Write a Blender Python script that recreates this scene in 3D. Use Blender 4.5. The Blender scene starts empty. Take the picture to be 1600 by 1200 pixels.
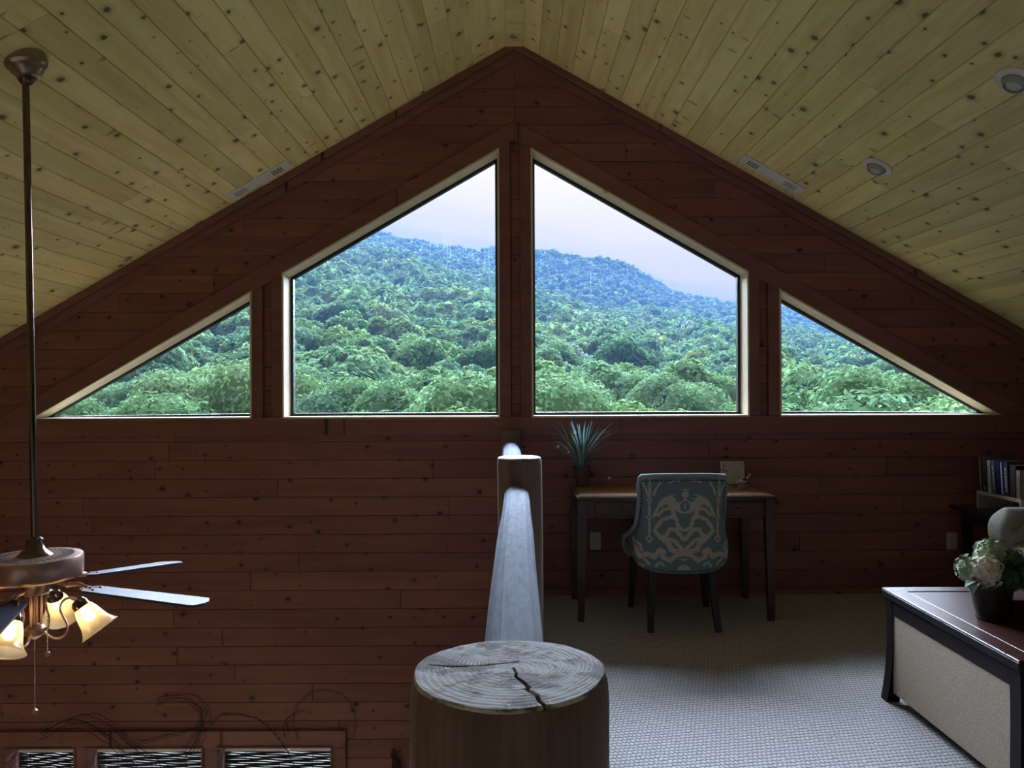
import bpy, math, random
import numpy as np
from mathutils import Vector, Matrix

random.seed(7); rng = np.random.default_rng(7)
sc = bpy.context.scene
COL = sc.collection
PI = math.pi
R = math.radians

# ------------------------------------------------------------------ camera
EYE = 1.417
ROLL, PITCH = R(0.25), R(0.29)
cam_d = bpy.data.cameras.new('camera'); cam = bpy.data.objects.new('camera', cam_d); COL.objects.link(cam)
cam_d.sensor_width = 36; cam_d.lens = 27; cam_d.clip_end = 3000; cam_d.clip_start = 0.05
fwd = Vector((0, math.cos(PITCH), math.sin(PITCH)))
up0 = Vector((0, -math.sin(PITCH), math.cos(PITCH)))
rt0 = Vector((1, 0, 0))
rt = rt0*math.cos(ROLL) - up0*math.sin(ROLL)
up = up0*math.cos(ROLL) + rt0*math.sin(ROLL)
CM = Matrix((rt, up, -fwd)).transposed()
cam.matrix_world = Matrix.Translation((0, 0, EYE)) @ CM.to_4x4()
sc.camera = cam

def ray(px, py):
    return (fwd + rt*((px-800)/1200.0) + up*((600-py)/1200.0))
def at_y(px, py, y):
    d = ray(px, py); return Vector((0, 0, EYE)) + d*(y/d.y)
def at_z(px, py, z):
    d = ray(px, py); return Vector((0, 0, EYE)) + d*((z-EYE)/d.z)

# ------------------------------------------------------------------ world: overcast sky
w = bpy.data.worlds.new('overcast_sky'); sc.world = w; w.use_nodes = True
nt = w.node_tree; nt.nodes.clear()
wo = nt.nodes.new('ShaderNodeOutputWorld'); bg = nt.nodes.new('ShaderNodeBackground')
tc = nt.nodes.new('ShaderNodeTexCoord'); sx = nt.nodes.new('ShaderNodeSeparateXYZ')
nt.links.new(tc.outputs['Generated'], sx.inputs[0])
mx = nt.nodes.new('ShaderNodeMath'); mx.operation = 'MAXIMUM'; mx.inputs[1].default_value = 0
nt.links.new(sx.outputs['Z'], mx.inputs[0])
ma = nt.nodes.new('ShaderNodeMath'); ma.operation = 'MULTIPLY_ADD'      # overcast luminance 1 + 2 sin(elevation)
ma.inputs[1].default_value = 2.0; ma.inputs[2].default_value = 1.0
nt.links.new(mx.outputs[0], ma.inputs[0])
ms = nt.nodes.new('ShaderNodeMath'); ms.operation = 'MULTIPLY'; ms.inputs[1].default_value = 0.185
nt.links.new(ma.outputs[0], ms.inputs[0])
bg.inputs['Color'].default_value = (0.97, 0.93, 0.95, 1)
nt.links.new(ms.outputs[0], bg.inputs['Strength'])
nt.links.new(bg.outputs[0], wo.inputs[0])

# broad sun lamp added to brighten the room beyond the overcast sky's own light
sun_d = bpy.data.lights.new('added_soft_sun', 'SUN'); sun_d.energy = 10.5; sun_d.angle = R(66); sun_d.color = (.70, .83, 1.0)
sun = bpy.data.objects.new('added_soft_sun', sun_d); COL.objects.link(sun)
SUN_EL, SUN_AZ = R(31), R(3)
sun.rotation_euler = Vector((math.cos(SUN_EL)*math.sin(SUN_AZ), math.cos(SUN_EL)*math.cos(SUN_AZ), math.sin(SUN_EL))).to_track_quat('Z', 'Y').to_euler()

vs = sc.view_settings
vs.view_transform = 'Standard'; vs.look = 'None'; vs.gamma = 1.0; vs.exposure = 2.1
vs.use_curve_mapping = False
cy = sc.cycles
cy.max_bounces = 10; cy.diffuse_bounces = 6; cy.glossy_bounces = 4; cy.transmission_bounces = 6
cy.transparent_max_bounces = 16; cy.volume_bounces = 0
cy.caustics_reflective = False; cy.caustics_refractive = False
cy.sample_clamp_indirect = 4.0
cy.use_denoising = True

# window geometry (front wall plane is y = WY)
WY = 5.25; CX = 0.026; SL = 0.5725; SILL = 1.222
ZO = 3.107          # rake line of the window openings, at the ridge
ZC = 3.775          # ceiling surface at the ridge
GY = 5.40           # glass plane
def zo(x): return ZO - SL*abs(x-CX)
def zc(x): return ZC - SL*abs(x-CX)
XI, XM, XT = 0.116, 1.582, 1.805
XL, XR = -4.6, 3.64       # side walls
YB = -3.6                 # back wall
ZLOW = -2.72              # great room floor

def portal(name, loc, sx_, sy_):
    l = bpy.data.lights.new(name, 'AREA'); l.shape = 'RECTANGLE'; l.size = sx_; l.size_y = sy_
    l.cycles.is_portal = True
    o = bpy.data.objects.new(name, l); COL.objects.link(o)
    o.location = loc; o.rotation_euler = (R(-90), 0, 0)      # daylight portal, faces into the room
portal('window_portal', (CX, GY+0.08, (SILL+ZO)/2), 6.6, ZO-SILL+0.1)
portal('window_portal', (-2.15, GY+0.08, -1.9), 3.0, 1.75)

# ------------------------------------------------------------------ helpers
ORIG = {}
class MB:
    def __init__(s): s.v = []; s.f = []; s.m = []
    def add(s, vs_, fs, mi=0):
        b = len(s.v); s.v.extend([tuple(p) for p in vs_])
        s.f.extend([tuple(i+b for i in f) for f in fs]); s.m.extend([mi]*len(fs)); return s
    def box(s, c, d, rot=None, bev=0.0, mi=0):
        hx, hy, hz = d[0]/2, d[1]/2, d[2]/2
        if bev <= 0:
            P = [Vector((x*hx, y*hy, z*hz)) for x in (-1, 1) for y in (-1, 1) for z in (-1, 1)]
            F = [(0,1,3,2), (4,6,7,5), (0,4,5,1), (2,3,7,6), (0,2,6,4), (1,5,7,3)]
        else:
            b = min(bev, hx*.99, hy*.99, hz*.99); P = []; idx = {}
            for x in (-1, 1):
                for y in (-1, 1):
                    for z in (-1, 1):
                        for k in range(3):
                            q = [x*(hx-b), y*(hy-b), z*(hz-b)]; q[k] = (x, y, z)[k]*(hx, hy, hz)[k]
                            idx[(x, y, z, k)] = len(P); P.append(Vector(q))
            F = []
            for k in range(3):
                a, c2 = [(1,2), (2,0), (0,1)][k]
                for sg in (-1, 1):
                    fc = []
                    for (p, q) in ((-1,-1), (1,-1), (1,1), (-1,1)):
                        t = [0,0,0]; t[k] = sg; t[a] = p; t[c2] = q; fc.append(idx[(*t, k)])
                    F.append(tuple(fc if sg > 0 else fc[::-1]))
                for p in (-1, 1):
                    for q in (-1, 1):
                        t0 = [0,0,0]; t0[a] = p; t0[c2] = q; t1 = list(t0); t0[k] = -1; t1[k] = 1
                        fc = (idx[(*t0, a)], idx[(*t1, a)], idx[(*t1, c2)], idx[(*t0, c2)])
                        F.append(fc if p*q > 0 else fc[::-1])
            for x in (-1, 1):
                for y in (-1, 1):
                    for z in (-1, 1):
                        fc = tuple(idx[(x, y, z, k)] for k in range(3))
                        F.append(fc if x*y*z > 0 else fc[::-1])
        c = Vector(c)
        if rot is not None: P = [rot @ p for p in P]
        return s.add([p+c for p in P], F, mi)
    def bar(s, a, b, wx, wy, mi=0, tap=1.0, upv=(0,0,1)):
        """square-section bar from a to b, tapering to tap at b"""
        a, b = Vector(a), Vector(b); d = (b-a).normalized(); u_ = Vector(upv)
        if abs(d.dot(u_)) > .98: u_ = Vector((0,1,0))
        X = d.cross(u_).normalized(); Y = X.cross(d).normalized(); P = []
        for p, k in ((a, 1.0), (b, tap)):
            for (i, j) in ((-1,-1), (1,-1), (1,1), (-1,1)): P.append(p + X*(i*wx/2*k) + Y*(j*wy/2*k))
        return s.add(P, [(0,1,2,3), (7,6,5,4), (0,4,5,1), (1,5,6,2), (2,6,7,3), (3,7,4,0)], mi)
    def tube(s, pts, r, n=8, cap=True, mi=0):
        pts = [Vector(p) for p in pts]; N = len(pts)
        rr = r if isinstance(r, (list, tuple)) else [r]*N
        T = [(pts[min(i+1, N-1)]-pts[max(i-1, 0)]).normalized() for i in range(N)]
        u_ = Vector((0,0,1)) if abs(T[0].z) < .9 else Vector((1,0,0))
        X = T[0].cross(u_).normalized(); P = []; F = []
        for i in range(N):
            X = (X - T[i]*X.dot(T[i])).normalized(); Y = T[i].cross(X)
            for k in range(n):
                a = 2*PI*k/n; P.append(pts[i] + (X*math.cos(a)+Y*math.sin(a))*rr[i])
        for i in range(N-1):
            for k in range(n):
                k2 = (k+1) % n; F.append((i*n+k, i*n+k2, (i+1)*n+k2, (i+1)*n+k))
        if cap: F.append(tuple(range(n))[::-1]); F.append(tuple((N-1)*n+k for k in range(n)))
        return s.add(P, F, mi)
    def lathe(s, prof, c=(0,0,0), n=24, axis=None, mi=0, cap0=True, cap1=True):
        """prof = [(r, h)], around +Z or the given axis"""
        M = Matrix.Identity(3) if axis is None else Vector((0,0,1)).rotation_difference(Vector(axis).normalized()).to_matrix()
        c = Vector(c); P = []; F = []
        for (r, h) in prof:
            for k in range(n):
                a = 2*PI*k/n; P.append(c + M @ Vector((r*math.cos(a), r*math.sin(a), h)))
        for i in range(len(prof)-1):
            for k in range(n):
                k2 = (k+1) % n; F.append((i*n+k, i*n+k2, (i+1)*n+k2, (i+1)*n+k))
        if cap0: F.append(tuple(range(n))[::-1])
        if cap1: F.append(tuple((len(prof)-1)*n+k for k in range(n)))
        return s.add(P, F, mi)
    def ball(s, c, r, n=10, m=6, mi=0):
        sx_, sy_, sz_ = r if isinstance(r, (tuple, list)) else (r, r, r)
        P = [(c[0], c[1], c[2]-sz_)]; F = []
        for j in range(1, m):
            t = PI*j/m
            for k in range(n):
                a = 2*PI*k/n; P.append((c[0]+sx_*math.sin(t)*math.cos(a), c[1]+sy_*math.sin(t)*math.sin(a), c[2]-sz_*math.cos(t)))
        P.append((c[0], c[1], c[2]+sz_)); L = len(P)-1
        for k in range(n):
            k2 = (k+1) % n; F.append((0, 1+k2, 1+k)); F.append((L, 1+(m-2)*n+k, 1+(m-2)*n+k2))
            for j in range(m-2): F.append((1+j*n+k, 1+j*n+k2, 1+(j+1)*n+k2, 1+(j+1)*n+k))
        return s.add(P, F, mi)
    def poly_y(s, poly, y0, y1, e=0.0, mi=0):
        """convex polygon in (x, z), counter-clockwise seen from -y; front face at y0, back at y1; e chamfers the front"""
        n = len(poly); V2 = [Vector(p) for p in poly]; P = []
        if e > 0:
            ins = inset(V2, e)
            P += [(p.x, y0, p.y) for p in ins]; P += [(p.x, y0+e, p.y) for p in V2]; P += [(p.x, y1, p.y) for p in V2]; L = 3
        else:
            P += [(p.x, y0, p.y) for p in V2]; P += [(p.x, y1, p.y) for p in V2]; L = 2
        F = [tuple(range(n)), tuple((L-1)*n+k for k in range(n))[::-1]]
        for l in range(L-1):
            for k in range(n): F.append((l*n+k, (l+1)*n+k, (l+1)*n+(k+1) % n, l*n+(k+1) % n))
        return s.add(P, F, mi)
    def grid(s, G, flip=False, mi=0, closeu=False):
        """G[i][j] points"""
        ni, nj = len(G), len(G[0]); b = [p for row in G for p in row]; F = []
        for i in range(ni-1 if not closeu else ni):
            i2 = (i+1) % ni
            for j in range(nj-1):
                f = (i*nj+j, i2*nj+j, i2*nj+j+1, i*nj+j+1); F.append(f[::-1] if flip else f)
        return s.add(b, F, mi)
    def build(s, name, mat, parent=None, smooth=False, org=None):
        me = bpy.data.meshes.new(name)
        o0 = Vector((0,0,0))
        if parent is not None: o0 = ORIG[parent.name]
        elif org is not None: o0 = Vector(org)
        me.from_pydata([(p[0]-o0.x, p[1]-o0.y, p[2]-o0.z) for p in s.v], [], s.f)
        mats = mat if isinstance(mat, (list, tuple)) else [mat]
        for m_ in mats: me.materials.append(m_)
        if len(mats) > 1: me.polygons.foreach_set('material_index', s.m)
        if smooth:
            me.polygons.foreach_set('use_smooth', [True]*len(me.polygons))
            if smooth != 'all': me.set_sharp_from_angle(angle=R(38))
        me.update()
        o = bpy.data.objects.new(name, me); COL.objects.link(o); ORIG[o.name] = o0
        if parent is not None: o.parent = parent
        else: o.location = o0
        return o

def inset(V2, e):
    n = len(V2); out = []
    area = sum(V2[i].x*V2[(i+1) % n].y - V2[(i+1) % n].x*V2[i].y for i in range(n))
    sg = 1 if area > 0 else -1
    for i in range(n):
        a, b, c = V2[i-1], V2[i], V2[(i+1) % n]
        d1 = (b-a).normalized(); d2 = (c-b).normalized()
        n1 = Vector((-d1.y, d1.x))*sg; n2 = Vector((-d2.y, d2.x))*sg
        k = 1 + n1.dot(n2)
        out.append(b + (n1+n2)*(e/max(k, .35)))
    return out

def clip(poly, a, b, c):
    """keep a*x + b*z <= c"""
    out = []
    for i in range(len(poly)):
        p, q = poly[i], poly[(i+1) % len(poly)]
        fp = a*p[0]+b*p[1]-c; fq = a*q[0]+b*q[1]-c
        if fp <= 0: out.append(p)
        if fp*fq < 0:
            t = fp/(fp-fq); out.append((p[0]+(q[0]-p[0])*t, p[1]+(q[1]-p[1])*t))
    res = []
    for p in out:
        if not res or (abs(p[0]-res[-1][0])+abs(p[1]-res[-1][1])) > 1e-4: res.append(p)
    if len(res) > 1 and abs(res[0][0]-res[-1][0])+abs(res[0][1]-res[-1][1]) < 1e-4: res.pop()
    return res
def parea(p): return abs(sum(p[i][0]*p[(i+1) % len(p)][1]-p[(i+1) % len(p)][0]*p[i][1] for i in range(len(p))))/2

def tag(o, label, cat, group=None, kind=None):
    o['label'] = label; o['category'] = cat
    if group: o['group'] = group
    if kind: o['kind'] = kind
    return o
def thing(name, loc, label, cat, group=None):
    o = bpy.data.objects.new(name, None); COL.objects.link(o); o.empty_display_size = .1
    o.location = loc; ORIG[o.name] = Vector(loc); return tag(o, label, cat, group)

# ------------------------------------------------------------------ materials
class NT:
    def __init__(s, name):
        s.m = bpy.data.materials.new(name); s.m.use_nodes = True; s.t = s.m.node_tree; s.t.nodes.clear()
        s.out = s.n('ShaderNodeOutputMaterial')
    def n(s, typ, **kw):
        nd = s.t.nodes.new(typ)
        for k, v in kw.items():
            if k.startswith('i_'):
                nd.inputs[k[2:].replace('_', ' ')].default_value = v
            else: setattr(nd, k, v)
        return nd
    def l(s, a, b): s.t.links.new(a, b)
    def math(s, op, a, b=None, c=None, clampv=False):
        nd = s.n('ShaderNodeMath', operation=op); nd.use_clamp = clampv
        for i, q in enumerate((a, b, c)):
            if q is None: continue
            if isinstance(q, (int, float)): nd.inputs[i].default_value = q
            else: s.l(q, nd.inputs[i])
        return nd.outputs[0]
    def mix(s, f, a, b, blend='MIX'):
        nd = s.n('ShaderNodeMix', data_type='RGBA', blend_type=blend)
        for q, i in ((f, 0), (a, 6), (b, 7)):
            if isinstance(q, (int, float)): nd.inputs[i].default_value = q
            elif isinstance(q, tuple): nd.inputs[i].default_value = (*q, 1) if len(q) == 3 else q
            else: s.l(q, nd.inputs[i])
        return nd.outputs[2]
    def ramp(s, f, stops, interp='LINEAR'):
        nd = s.n('ShaderNodeValToRGB'); cr = nd.color_ramp; cr.interpolation = interp
        while len(cr.elements) < len(stops): cr.elements.new(.5)
        for e, (p, c) in zip(cr.elements, stops):
            e.position = p; e.color = (*c, 1) if len(c) == 3 else c
        s.l(f, nd.inputs[0]); return nd.outputs[0]
    def sm(s, x, a, b):
        nd = s.n('ShaderNodeMapRange', interpolation_type='SMOOTHSTEP')
        s.l(x, nd.inputs[0]); nd.inputs[1].default_value = a; nd.inputs[2].default_value = b
        return nd.outputs[0]
    def obj(s, scale=(1,1,1), rnd=0.0, loc=(0,0,0), rot=(0,0,0), src='Object'):
        tc = s.n('ShaderNodeTexCoord'); v = tc.outputs[src]
        if rnd:
            oi = s.n('ShaderNodeObjectInfo'); cb = s.n('ShaderNodeCombineXYZ')
            a = s.math('MULTIPLY', oi.outputs['Random'], rnd)
            s.l(a, cb.inputs[0]); s.l(s.math('MULTIPLY', a, 1.73), cb.inputs[1])
            ad = s.n('ShaderNodeVectorMath', operation='ADD'); s.l(v, ad.inputs[0]); s.l(cb.outputs[0], ad.inputs[1]); v = ad.outputs[0]
        mp = s.n('ShaderNodeMapping'); mp.inputs['Scale'].default_value = scale; mp.inputs['Location'].default_value = loc
        mp.inputs['Rotation'].default_value = rot
        s.l(v, mp.inputs[0]); return mp.outputs[0]
    def noise(s, v, scale=1.0, detail=3.0, rough=.5, dist=0.0):
        nd = s.n('ShaderNodeTexNoise', i_Scale=scale, i_Detail=detail, i_Roughness=rough, i_Distortion=dist)
        s.l(v, nd.inputs['Vector']); return nd.outputs[0]
    def bump(s, h, strength=.3, dist=.01):
        nd = s.n('ShaderNodeBump', i_Strength=strength, i_Distance=dist); s.l(h, nd.inputs['Height']); return nd.outputs[0]
    def pbr(s, color, rough=.5, metal=0.0, spec=.5, normal=None, **kw):
        p = s.n('ShaderNodeBsdfPrincipled')
        for q, nm in ((color, 'Base Color'), (rough, 'Roughness'), (metal, 'Metallic'), (spec, 'Specular IOR Level')):
            if isinstance(q, (int, float)): p.inputs[nm].default_value = q
            elif isinstance(q, tuple): p.inputs[nm].default_value = (*q, 1)
            else: s.l(q, p.inputs[nm])
        for k, v in kw.items(): p.inputs[k.replace('_', ' ')].default_value = v
        if normal is not None: s.l(normal, p.inputs['Normal'])
        s.l(p.outputs[0], s.out.inputs[0]); return p

def plain(name, color, rough=.5, metal=0.0, spec=.5, var=.12, scale=30, bump=0.0):
    t = NT(name); v = t.obj(rnd=11.0); n_ = t.noise(v, scale, 4)
    c = t.mix(n_, tuple(x*(1-var) for x in color), tuple(min(1, x*(1+var)) for x in color))
    t.pbr(c, rough, metal, spec, t.bump(n_, bump, .004) if bump else None); return t.m

def pine(name, c_lo, c_hi, knot, rnd=41.0, rough=.5, spec=.35, swap=False, vary=.16, kscale=5.5, kden=1.0, tick=.55):
    """knotty pine; local X runs along the board, local Y across it"""
    t = NT(name); rot = (0,0,R(90)) if swap else (0,0,0)
    base = t.obj(rnd=rnd, rot=rot)
    def sc_(s): 
        m_ = t.n('ShaderNodeMapping'); m_.inputs['Scale'].default_value = s; t.l(base, m_.inputs[0]); return m_.outputs[0]
    big = t.noise(sc_((1.1, 9, 9)), 1.0, 4, .55, .6)
    fine = t.noise(sc_((5, 160, 160)), 1.0, 3, .6)
    g = t.math('ADD', t.math('MULTIPLY', big, .7), t.math('MULTIPLY', fine, .3))
    col = t.mix(t.sm(g, .32, .68), c_lo, c_hi)
    oi = t.n('ShaderNodeObjectInfo')
    rv = t.math('MULTIPLY_ADD', t.math('FRACT', t.math('MULTIPLY', oi.outputs['Random'], 13.7)), 2*vary, 1-vary)
    vv = t.n('ShaderNodeCombineColor')
    for i in range(3): t.l(rv, vv.inputs[i])
    col = t.mix(1.0, col, vv.outputs[0], 'MULTIPLY')
    vo = t.n('ShaderNodeTexVoronoi', voronoi_dimensions='2D', i_Scale=kscale); t.l(sc_((1, 1.25, 1)), vo.inputs['Vector'])
    sp = t.n('ShaderNodeSeparateColor'); t.l(vo.outputs['Color'], sp.inputs[0])
    rad = t.math('MULTIPLY_ADD', t.math('POWER', sp.outputs[0], 2.2), .10*kden, .012)
    d = t.math('DIVIDE', vo.outputs['Distance'], rad)
    wob = t.math('ADD', d, t.math('MULTIPLY', t.math('SUBTRACT', t.noise(sc_((60, 60, 60)), 1.0, 2), .5), .7))
    kn = t.math('SUBTRACT', 1.0, t.sm(wob, .55, 1.1))
    halo = t.math('MULTIPLY', t.math('SUBTRACT', 1.0, t.sm(d, .8, 2.6)), .38)
    col = t.mix(halo, col, tuple(x*.55 for x in c_lo)); col = t.mix(t.math('MULTIPLY', kn, .93), col, knot)
    # feathered cross marks beside the knots
    v2 = t.n('ShaderNodeTexVoronoi', voronoi_dimensions='2D', i_Scale=1.0); t.l(sc_((7, 2.4, 1)), v2.inputs['Vector'])
    s2 = t.n('ShaderNodeSeparateColor'); t.l(v2.outputs['Color'], s2.inputs[0])
    r2 = t.math('MULTIPLY', t.math('POWER', s2.outputs[1], 3.2), .13)
    k2 = t.math('MULTIPLY', t.math('SUBTRACT', 1.0, t.sm(t.math('SUBTRACT', v2.outputs['Distance'], r2), -.05, .02)), tick)
    col = t.mix(k2, col, tuple(x*.4 for x in c_lo))
    t.pbr(col, rough, 0, spec, t.bump(t.math('SUBTRACT', g, t.math('MULTIPLY', kn, .5)), .12, .004)); return t.m

M = {}
M['wall'] = pine('stained_pine_wall', (.208, .084, .072), (.276, .118, .103), (.040, .019, .017), rough=.55, spec=.25, vary=.12, tick=0)
M['ceil'] = pine('varnished_pine_ceiling', (.72, .58, .235), (.90, .79, .39), (.12, .075, .03), rough=.5, spec=.3, vary=.12, kden=1.35, tick=.7)
M['trimwood'] = pine('stained_pine_trim', (.200, .088, .074), (.262, .120, .102), (.040, .020, .018), rough=.55, spec=.25, vary=.08, kden=.7, tick=0)
M['jamb'] = pine('pale_jamb_wood', (.70, .60, .44), (.80, .71, .54), (.45, .34, .22), rough=.6, spec=.2, vary=.03, kden=.35)
M['lowfloor'] = pine('pale_bounce_floor_wood', (.66, .54, .34), (.80, .68, .46), (.3, .2, .1))  # pale tone chosen to bounce light up onto the ceiling
M['plaster'] = plain('cream_bounce_plaster', (.78, .73, .62), .9, var=.03)  # cream chosen so the unseen back wall reflects light forward
M['backing'] = plain('backing_board', (.12, .05, .03), .9)
M['gasket'] = plain('black_window_gasket', (.012, .014, .016), .45)
M['white'] = plain('white_enamel', (.72, .71, .69), .4, var=.04)
M['slot'] = plain('dark_vent_slot', (.01, .01, .01), .8)
M['greige'] = plain('vent_flap_grey', (.38, .37, .34), .6, var=.06)
M['lampglass'] = plain('frosted_reflector_lamp', (.55, .60, .55), .18, var=.05)
M['bronze'] = plain('dark_bronze_metal', (.36, .27, .23), .28, .9, var=.2)
M['copper'] = plain('brushed_copper_metal', (.52, .33, .27), .32, .85, var=.15, scale=60)
M['darkmetal'] = plain('pewter_metal', (.17, .125, .12), .14, .9)
M['blade'] = plain('fan_blade_dark_finish', (.038, .038, .068), .5, 0, .3, var=.2)
M['dkwood'] = plain('dark_espresso_wood', (.012, .008, .009), .5, 0, .18, var=.35, scale=14)
M['deskleg'] = plain('dark_desk_wood', (.060, .028, .020), .4, 0, .4, var=.3, scale=14)
M['black'] = plain('matte_black_wood', (.018, .014, .015), .5, var=.3)
M['knob'] = plain('dark_knob_metal', (.08, .07, .06), .35, .9)
M['pot'] = plain('red_brown_clay', (.10, .045, .032), .6, var=.2)
M['vase'] = plain('dark_brown_ceramic', (.030, .018, .014), .5, var=.3)
M['plate'] = plain('ivory_plastic', (.55, .50, .44), .45, var=.04)
M['plaque'] = plain('cream_plaque', (.50, .45, .36), .7, var=.08, scale=20)
M['ink'] = plain('dark_ink', (.05, .04, .035), .8)
M['redpaint'] = plain('dull_red_paint', (.22, .06, .045), .8)
M['birdw'] = plain('white_ceramic', (.66, .63, .58), .4, var=.1)
M['birdbase'] = plain('pink_stone', (.30, .19, .16), .7, var=.3)
M['page'] = plain('book_pages', (.45, .38, .28), .8)
M['rackw'] = plain('pale_grey_painted_wood', (.42, .40, .38), .55, var=.08)
M['navytop'] = plain('blue_black_lacquer', (.020, .021, .045), .3)
M['vine'] = plain('dark_dry_vine', (.030, .017, .012), .85, var=.4, scale=50)
M['chain'] = plain('pull_chain_metal', (.45, .38, .32), .3, .9)
M['deck'] = plain('pale_deck_boards', (.040, .042, .032), .8, var=.3, scale=3)
M['studs'] = plain('dark_nailheads', (.03, .025, .022), .35, .7)
M['floret'] = plain('cream_petals', (.74, .70, .56), .65, var=.2, scale=40)
M['floretg'] = plain('pale_green_petals', (.34, .42, .28), .65, var=.3, scale=40)
M['leafd'] = plain('dark_green_leaf', (.05, .10, .045), .5, var=.4, scale=30)
M['leafp2'] = plain('pale_dry_blade', (.52, .54, .46), .6, var=.15)
M['leafp'] = plain('sage_leaf', (.25, .34, .27), .5, var=.3, scale=30)

def mat_fabric(name, c, scale=420, var=.3, rough=.95):
    t = NT(name); a = t.noise(t.obj((1, .25, .25)), scale, 2); b = t.noise(t.obj((.25, .25, 1)), scale, 2)
    h = t.math('MAXIMUM', a, b); k = t.sm(h, .45, .75)
    col = t.mix(k, tuple(x*(1-var) for x in c), tuple(min(1, x*(1+var)) for x in c))
    t.pbr(col, rough, 0, .1, t.bump(h, .35, .002)); return t.m
M['wicker'] = mat_fabric('woven_tan_panel', (.40, .325, .255), 620, .25)
M['linen'] = mat_fabric('grey_linen', (.30, .29, .26), 300, .22)

def mat_print():
    t = NT('ikat_print_fabric'); at = t.n('ShaderNodeAttribute', attribute_name='print')
    n_ = t.noise(t.obj(), 260, 2)
    k = t.sm(t.math('ADD', at.outputs['Fac'], t.math('MULTIPLY', t.math('SUBTRACT', n_, .5), .25)), .35, .65)
    col = t.mix(k, (.15, .205, .215), (.46, .40, .345))
    t.pbr(col, .9, 0, .1, t.bump(n_, .2, .002)); return t.m
M['print'] = mat_print()
M['piping'] = mat_fabric('pale_chair_welt', (.30, .345, .37), 300, .12)

def mat_carpet():
    t = NT('grey_loop_carpet')
    v = t.obj((1,1,1), rot=(0,0,R(-9)))
    sp = t.n('ShaderNodeSeparateXYZ'); t.l(v, sp.inputs[0])
    nz = t.math('SUBTRACT', t.noise(v, 28, 2), .5)
    yy = t.math('ADD', t.math('MULTIPLY', sp.outputs[1], 1/.0235), t.math('MULTIPLY', nz, .55))
    row = t.math('FLOOR', yy)
    fy = t.math('ABSOLUTE', t.math('SINE', t.math('MULTIPLY', yy, PI)))
    xx = t.math('ADD', t.math('ADD', t.math('MULTIPLY', sp.outputs[0], 1/.019), t.math('MULTIPLY', row, .43)), t.math('MULTIPLY', nz, 1.1))
    fx = t.math('ABSOLUTE', t.math('SINE', t.math('MULTIPLY', xx, PI)))
    h = t.math('MULTIPLY', t.math('POWER', fy, .6), t.math('POWER', fx, .45))
    k = t.sm(h, .22, .72)
    fl = t.noise(v, 130, 2)
    col = t.mix(k, (.16, .155, .16), (.50, .50, .52))
    col = t.mix(t.math('MULTIPLY', fl, .35), col, (.39, .385, .395))
    t.pbr(col, 1.0, 0, .05, t.bump(h, .6, .006)); return t.m
M['carpet'] = mat_carpet()

def mat_logside(name, lo, hi, knot, rough=.6):
    t = NT(name); v = t.obj((22, 22, 1.3)); g = t.noise(v, 1.0, 5, .6, .4)
    f = t.noise(t.obj((160, 160, 4)), 1.0, 3)
    col = t.mix(t.sm(t.math('ADD', t.math('MULTIPLY', g, .7), t.math('MULTIPLY', f, .3)), .3, .7), lo, hi)
    vo = t.n('ShaderNodeTexVoronoi', i_Scale=4.0); t.l(t.obj((1,1,.7)), vo.inputs['Vector'])
    k = t.math('SUBTRACT', 1.0, t.sm(vo.outputs['Distance'], .05, .13)); col = t.mix(t.math('MULTIPLY', k, .7), col, knot)
    t.pbr(col, rough, 0, .3, t.bump(g, .25, .006)); return t.m
M['postside'] = mat_logside('brown_log_side', (.14, .092, .074), (.25, .170, .138), (.05, .03, .024))

def mat_rail():
    t = NT('peeled_log_sky_tint'); g = t.noise(t.obj((26, .9, 26)), 1.0, 5, .6, .5); f = t.noise(t.obj((60, 14, 60)), 1.0, 4, .6, .8)
    s_ = t.math('ADD', t.math('MULTIPLY', g, .55), t.math('MULTIPLY', f, .45))
    col = t.ramp(s_, [(.30, (.14, .155, .18)), (.45, (.225, .26, .34)), (.66, (.31, .365, .49))])  # blue of the reflected sky is mixed into the wood colour
    vo = t.n('ShaderNodeTexVoronoi', i_Scale=1.0); t.l(t.obj((6, 2.2, 6)), vo.inputs['Vector'])
    k = t.math('SUBTRACT', 1.0, t.sm(vo.outputs['Distance'], .06, .16)); col = t.mix(t.math('MULTIPLY', k, .6), col, (.075, .065, .06))
    t.pbr(col, .85, 0, .08, t.bump(f, .25, .006)); return t.m
M['rail'] = mat_rail()

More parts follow.
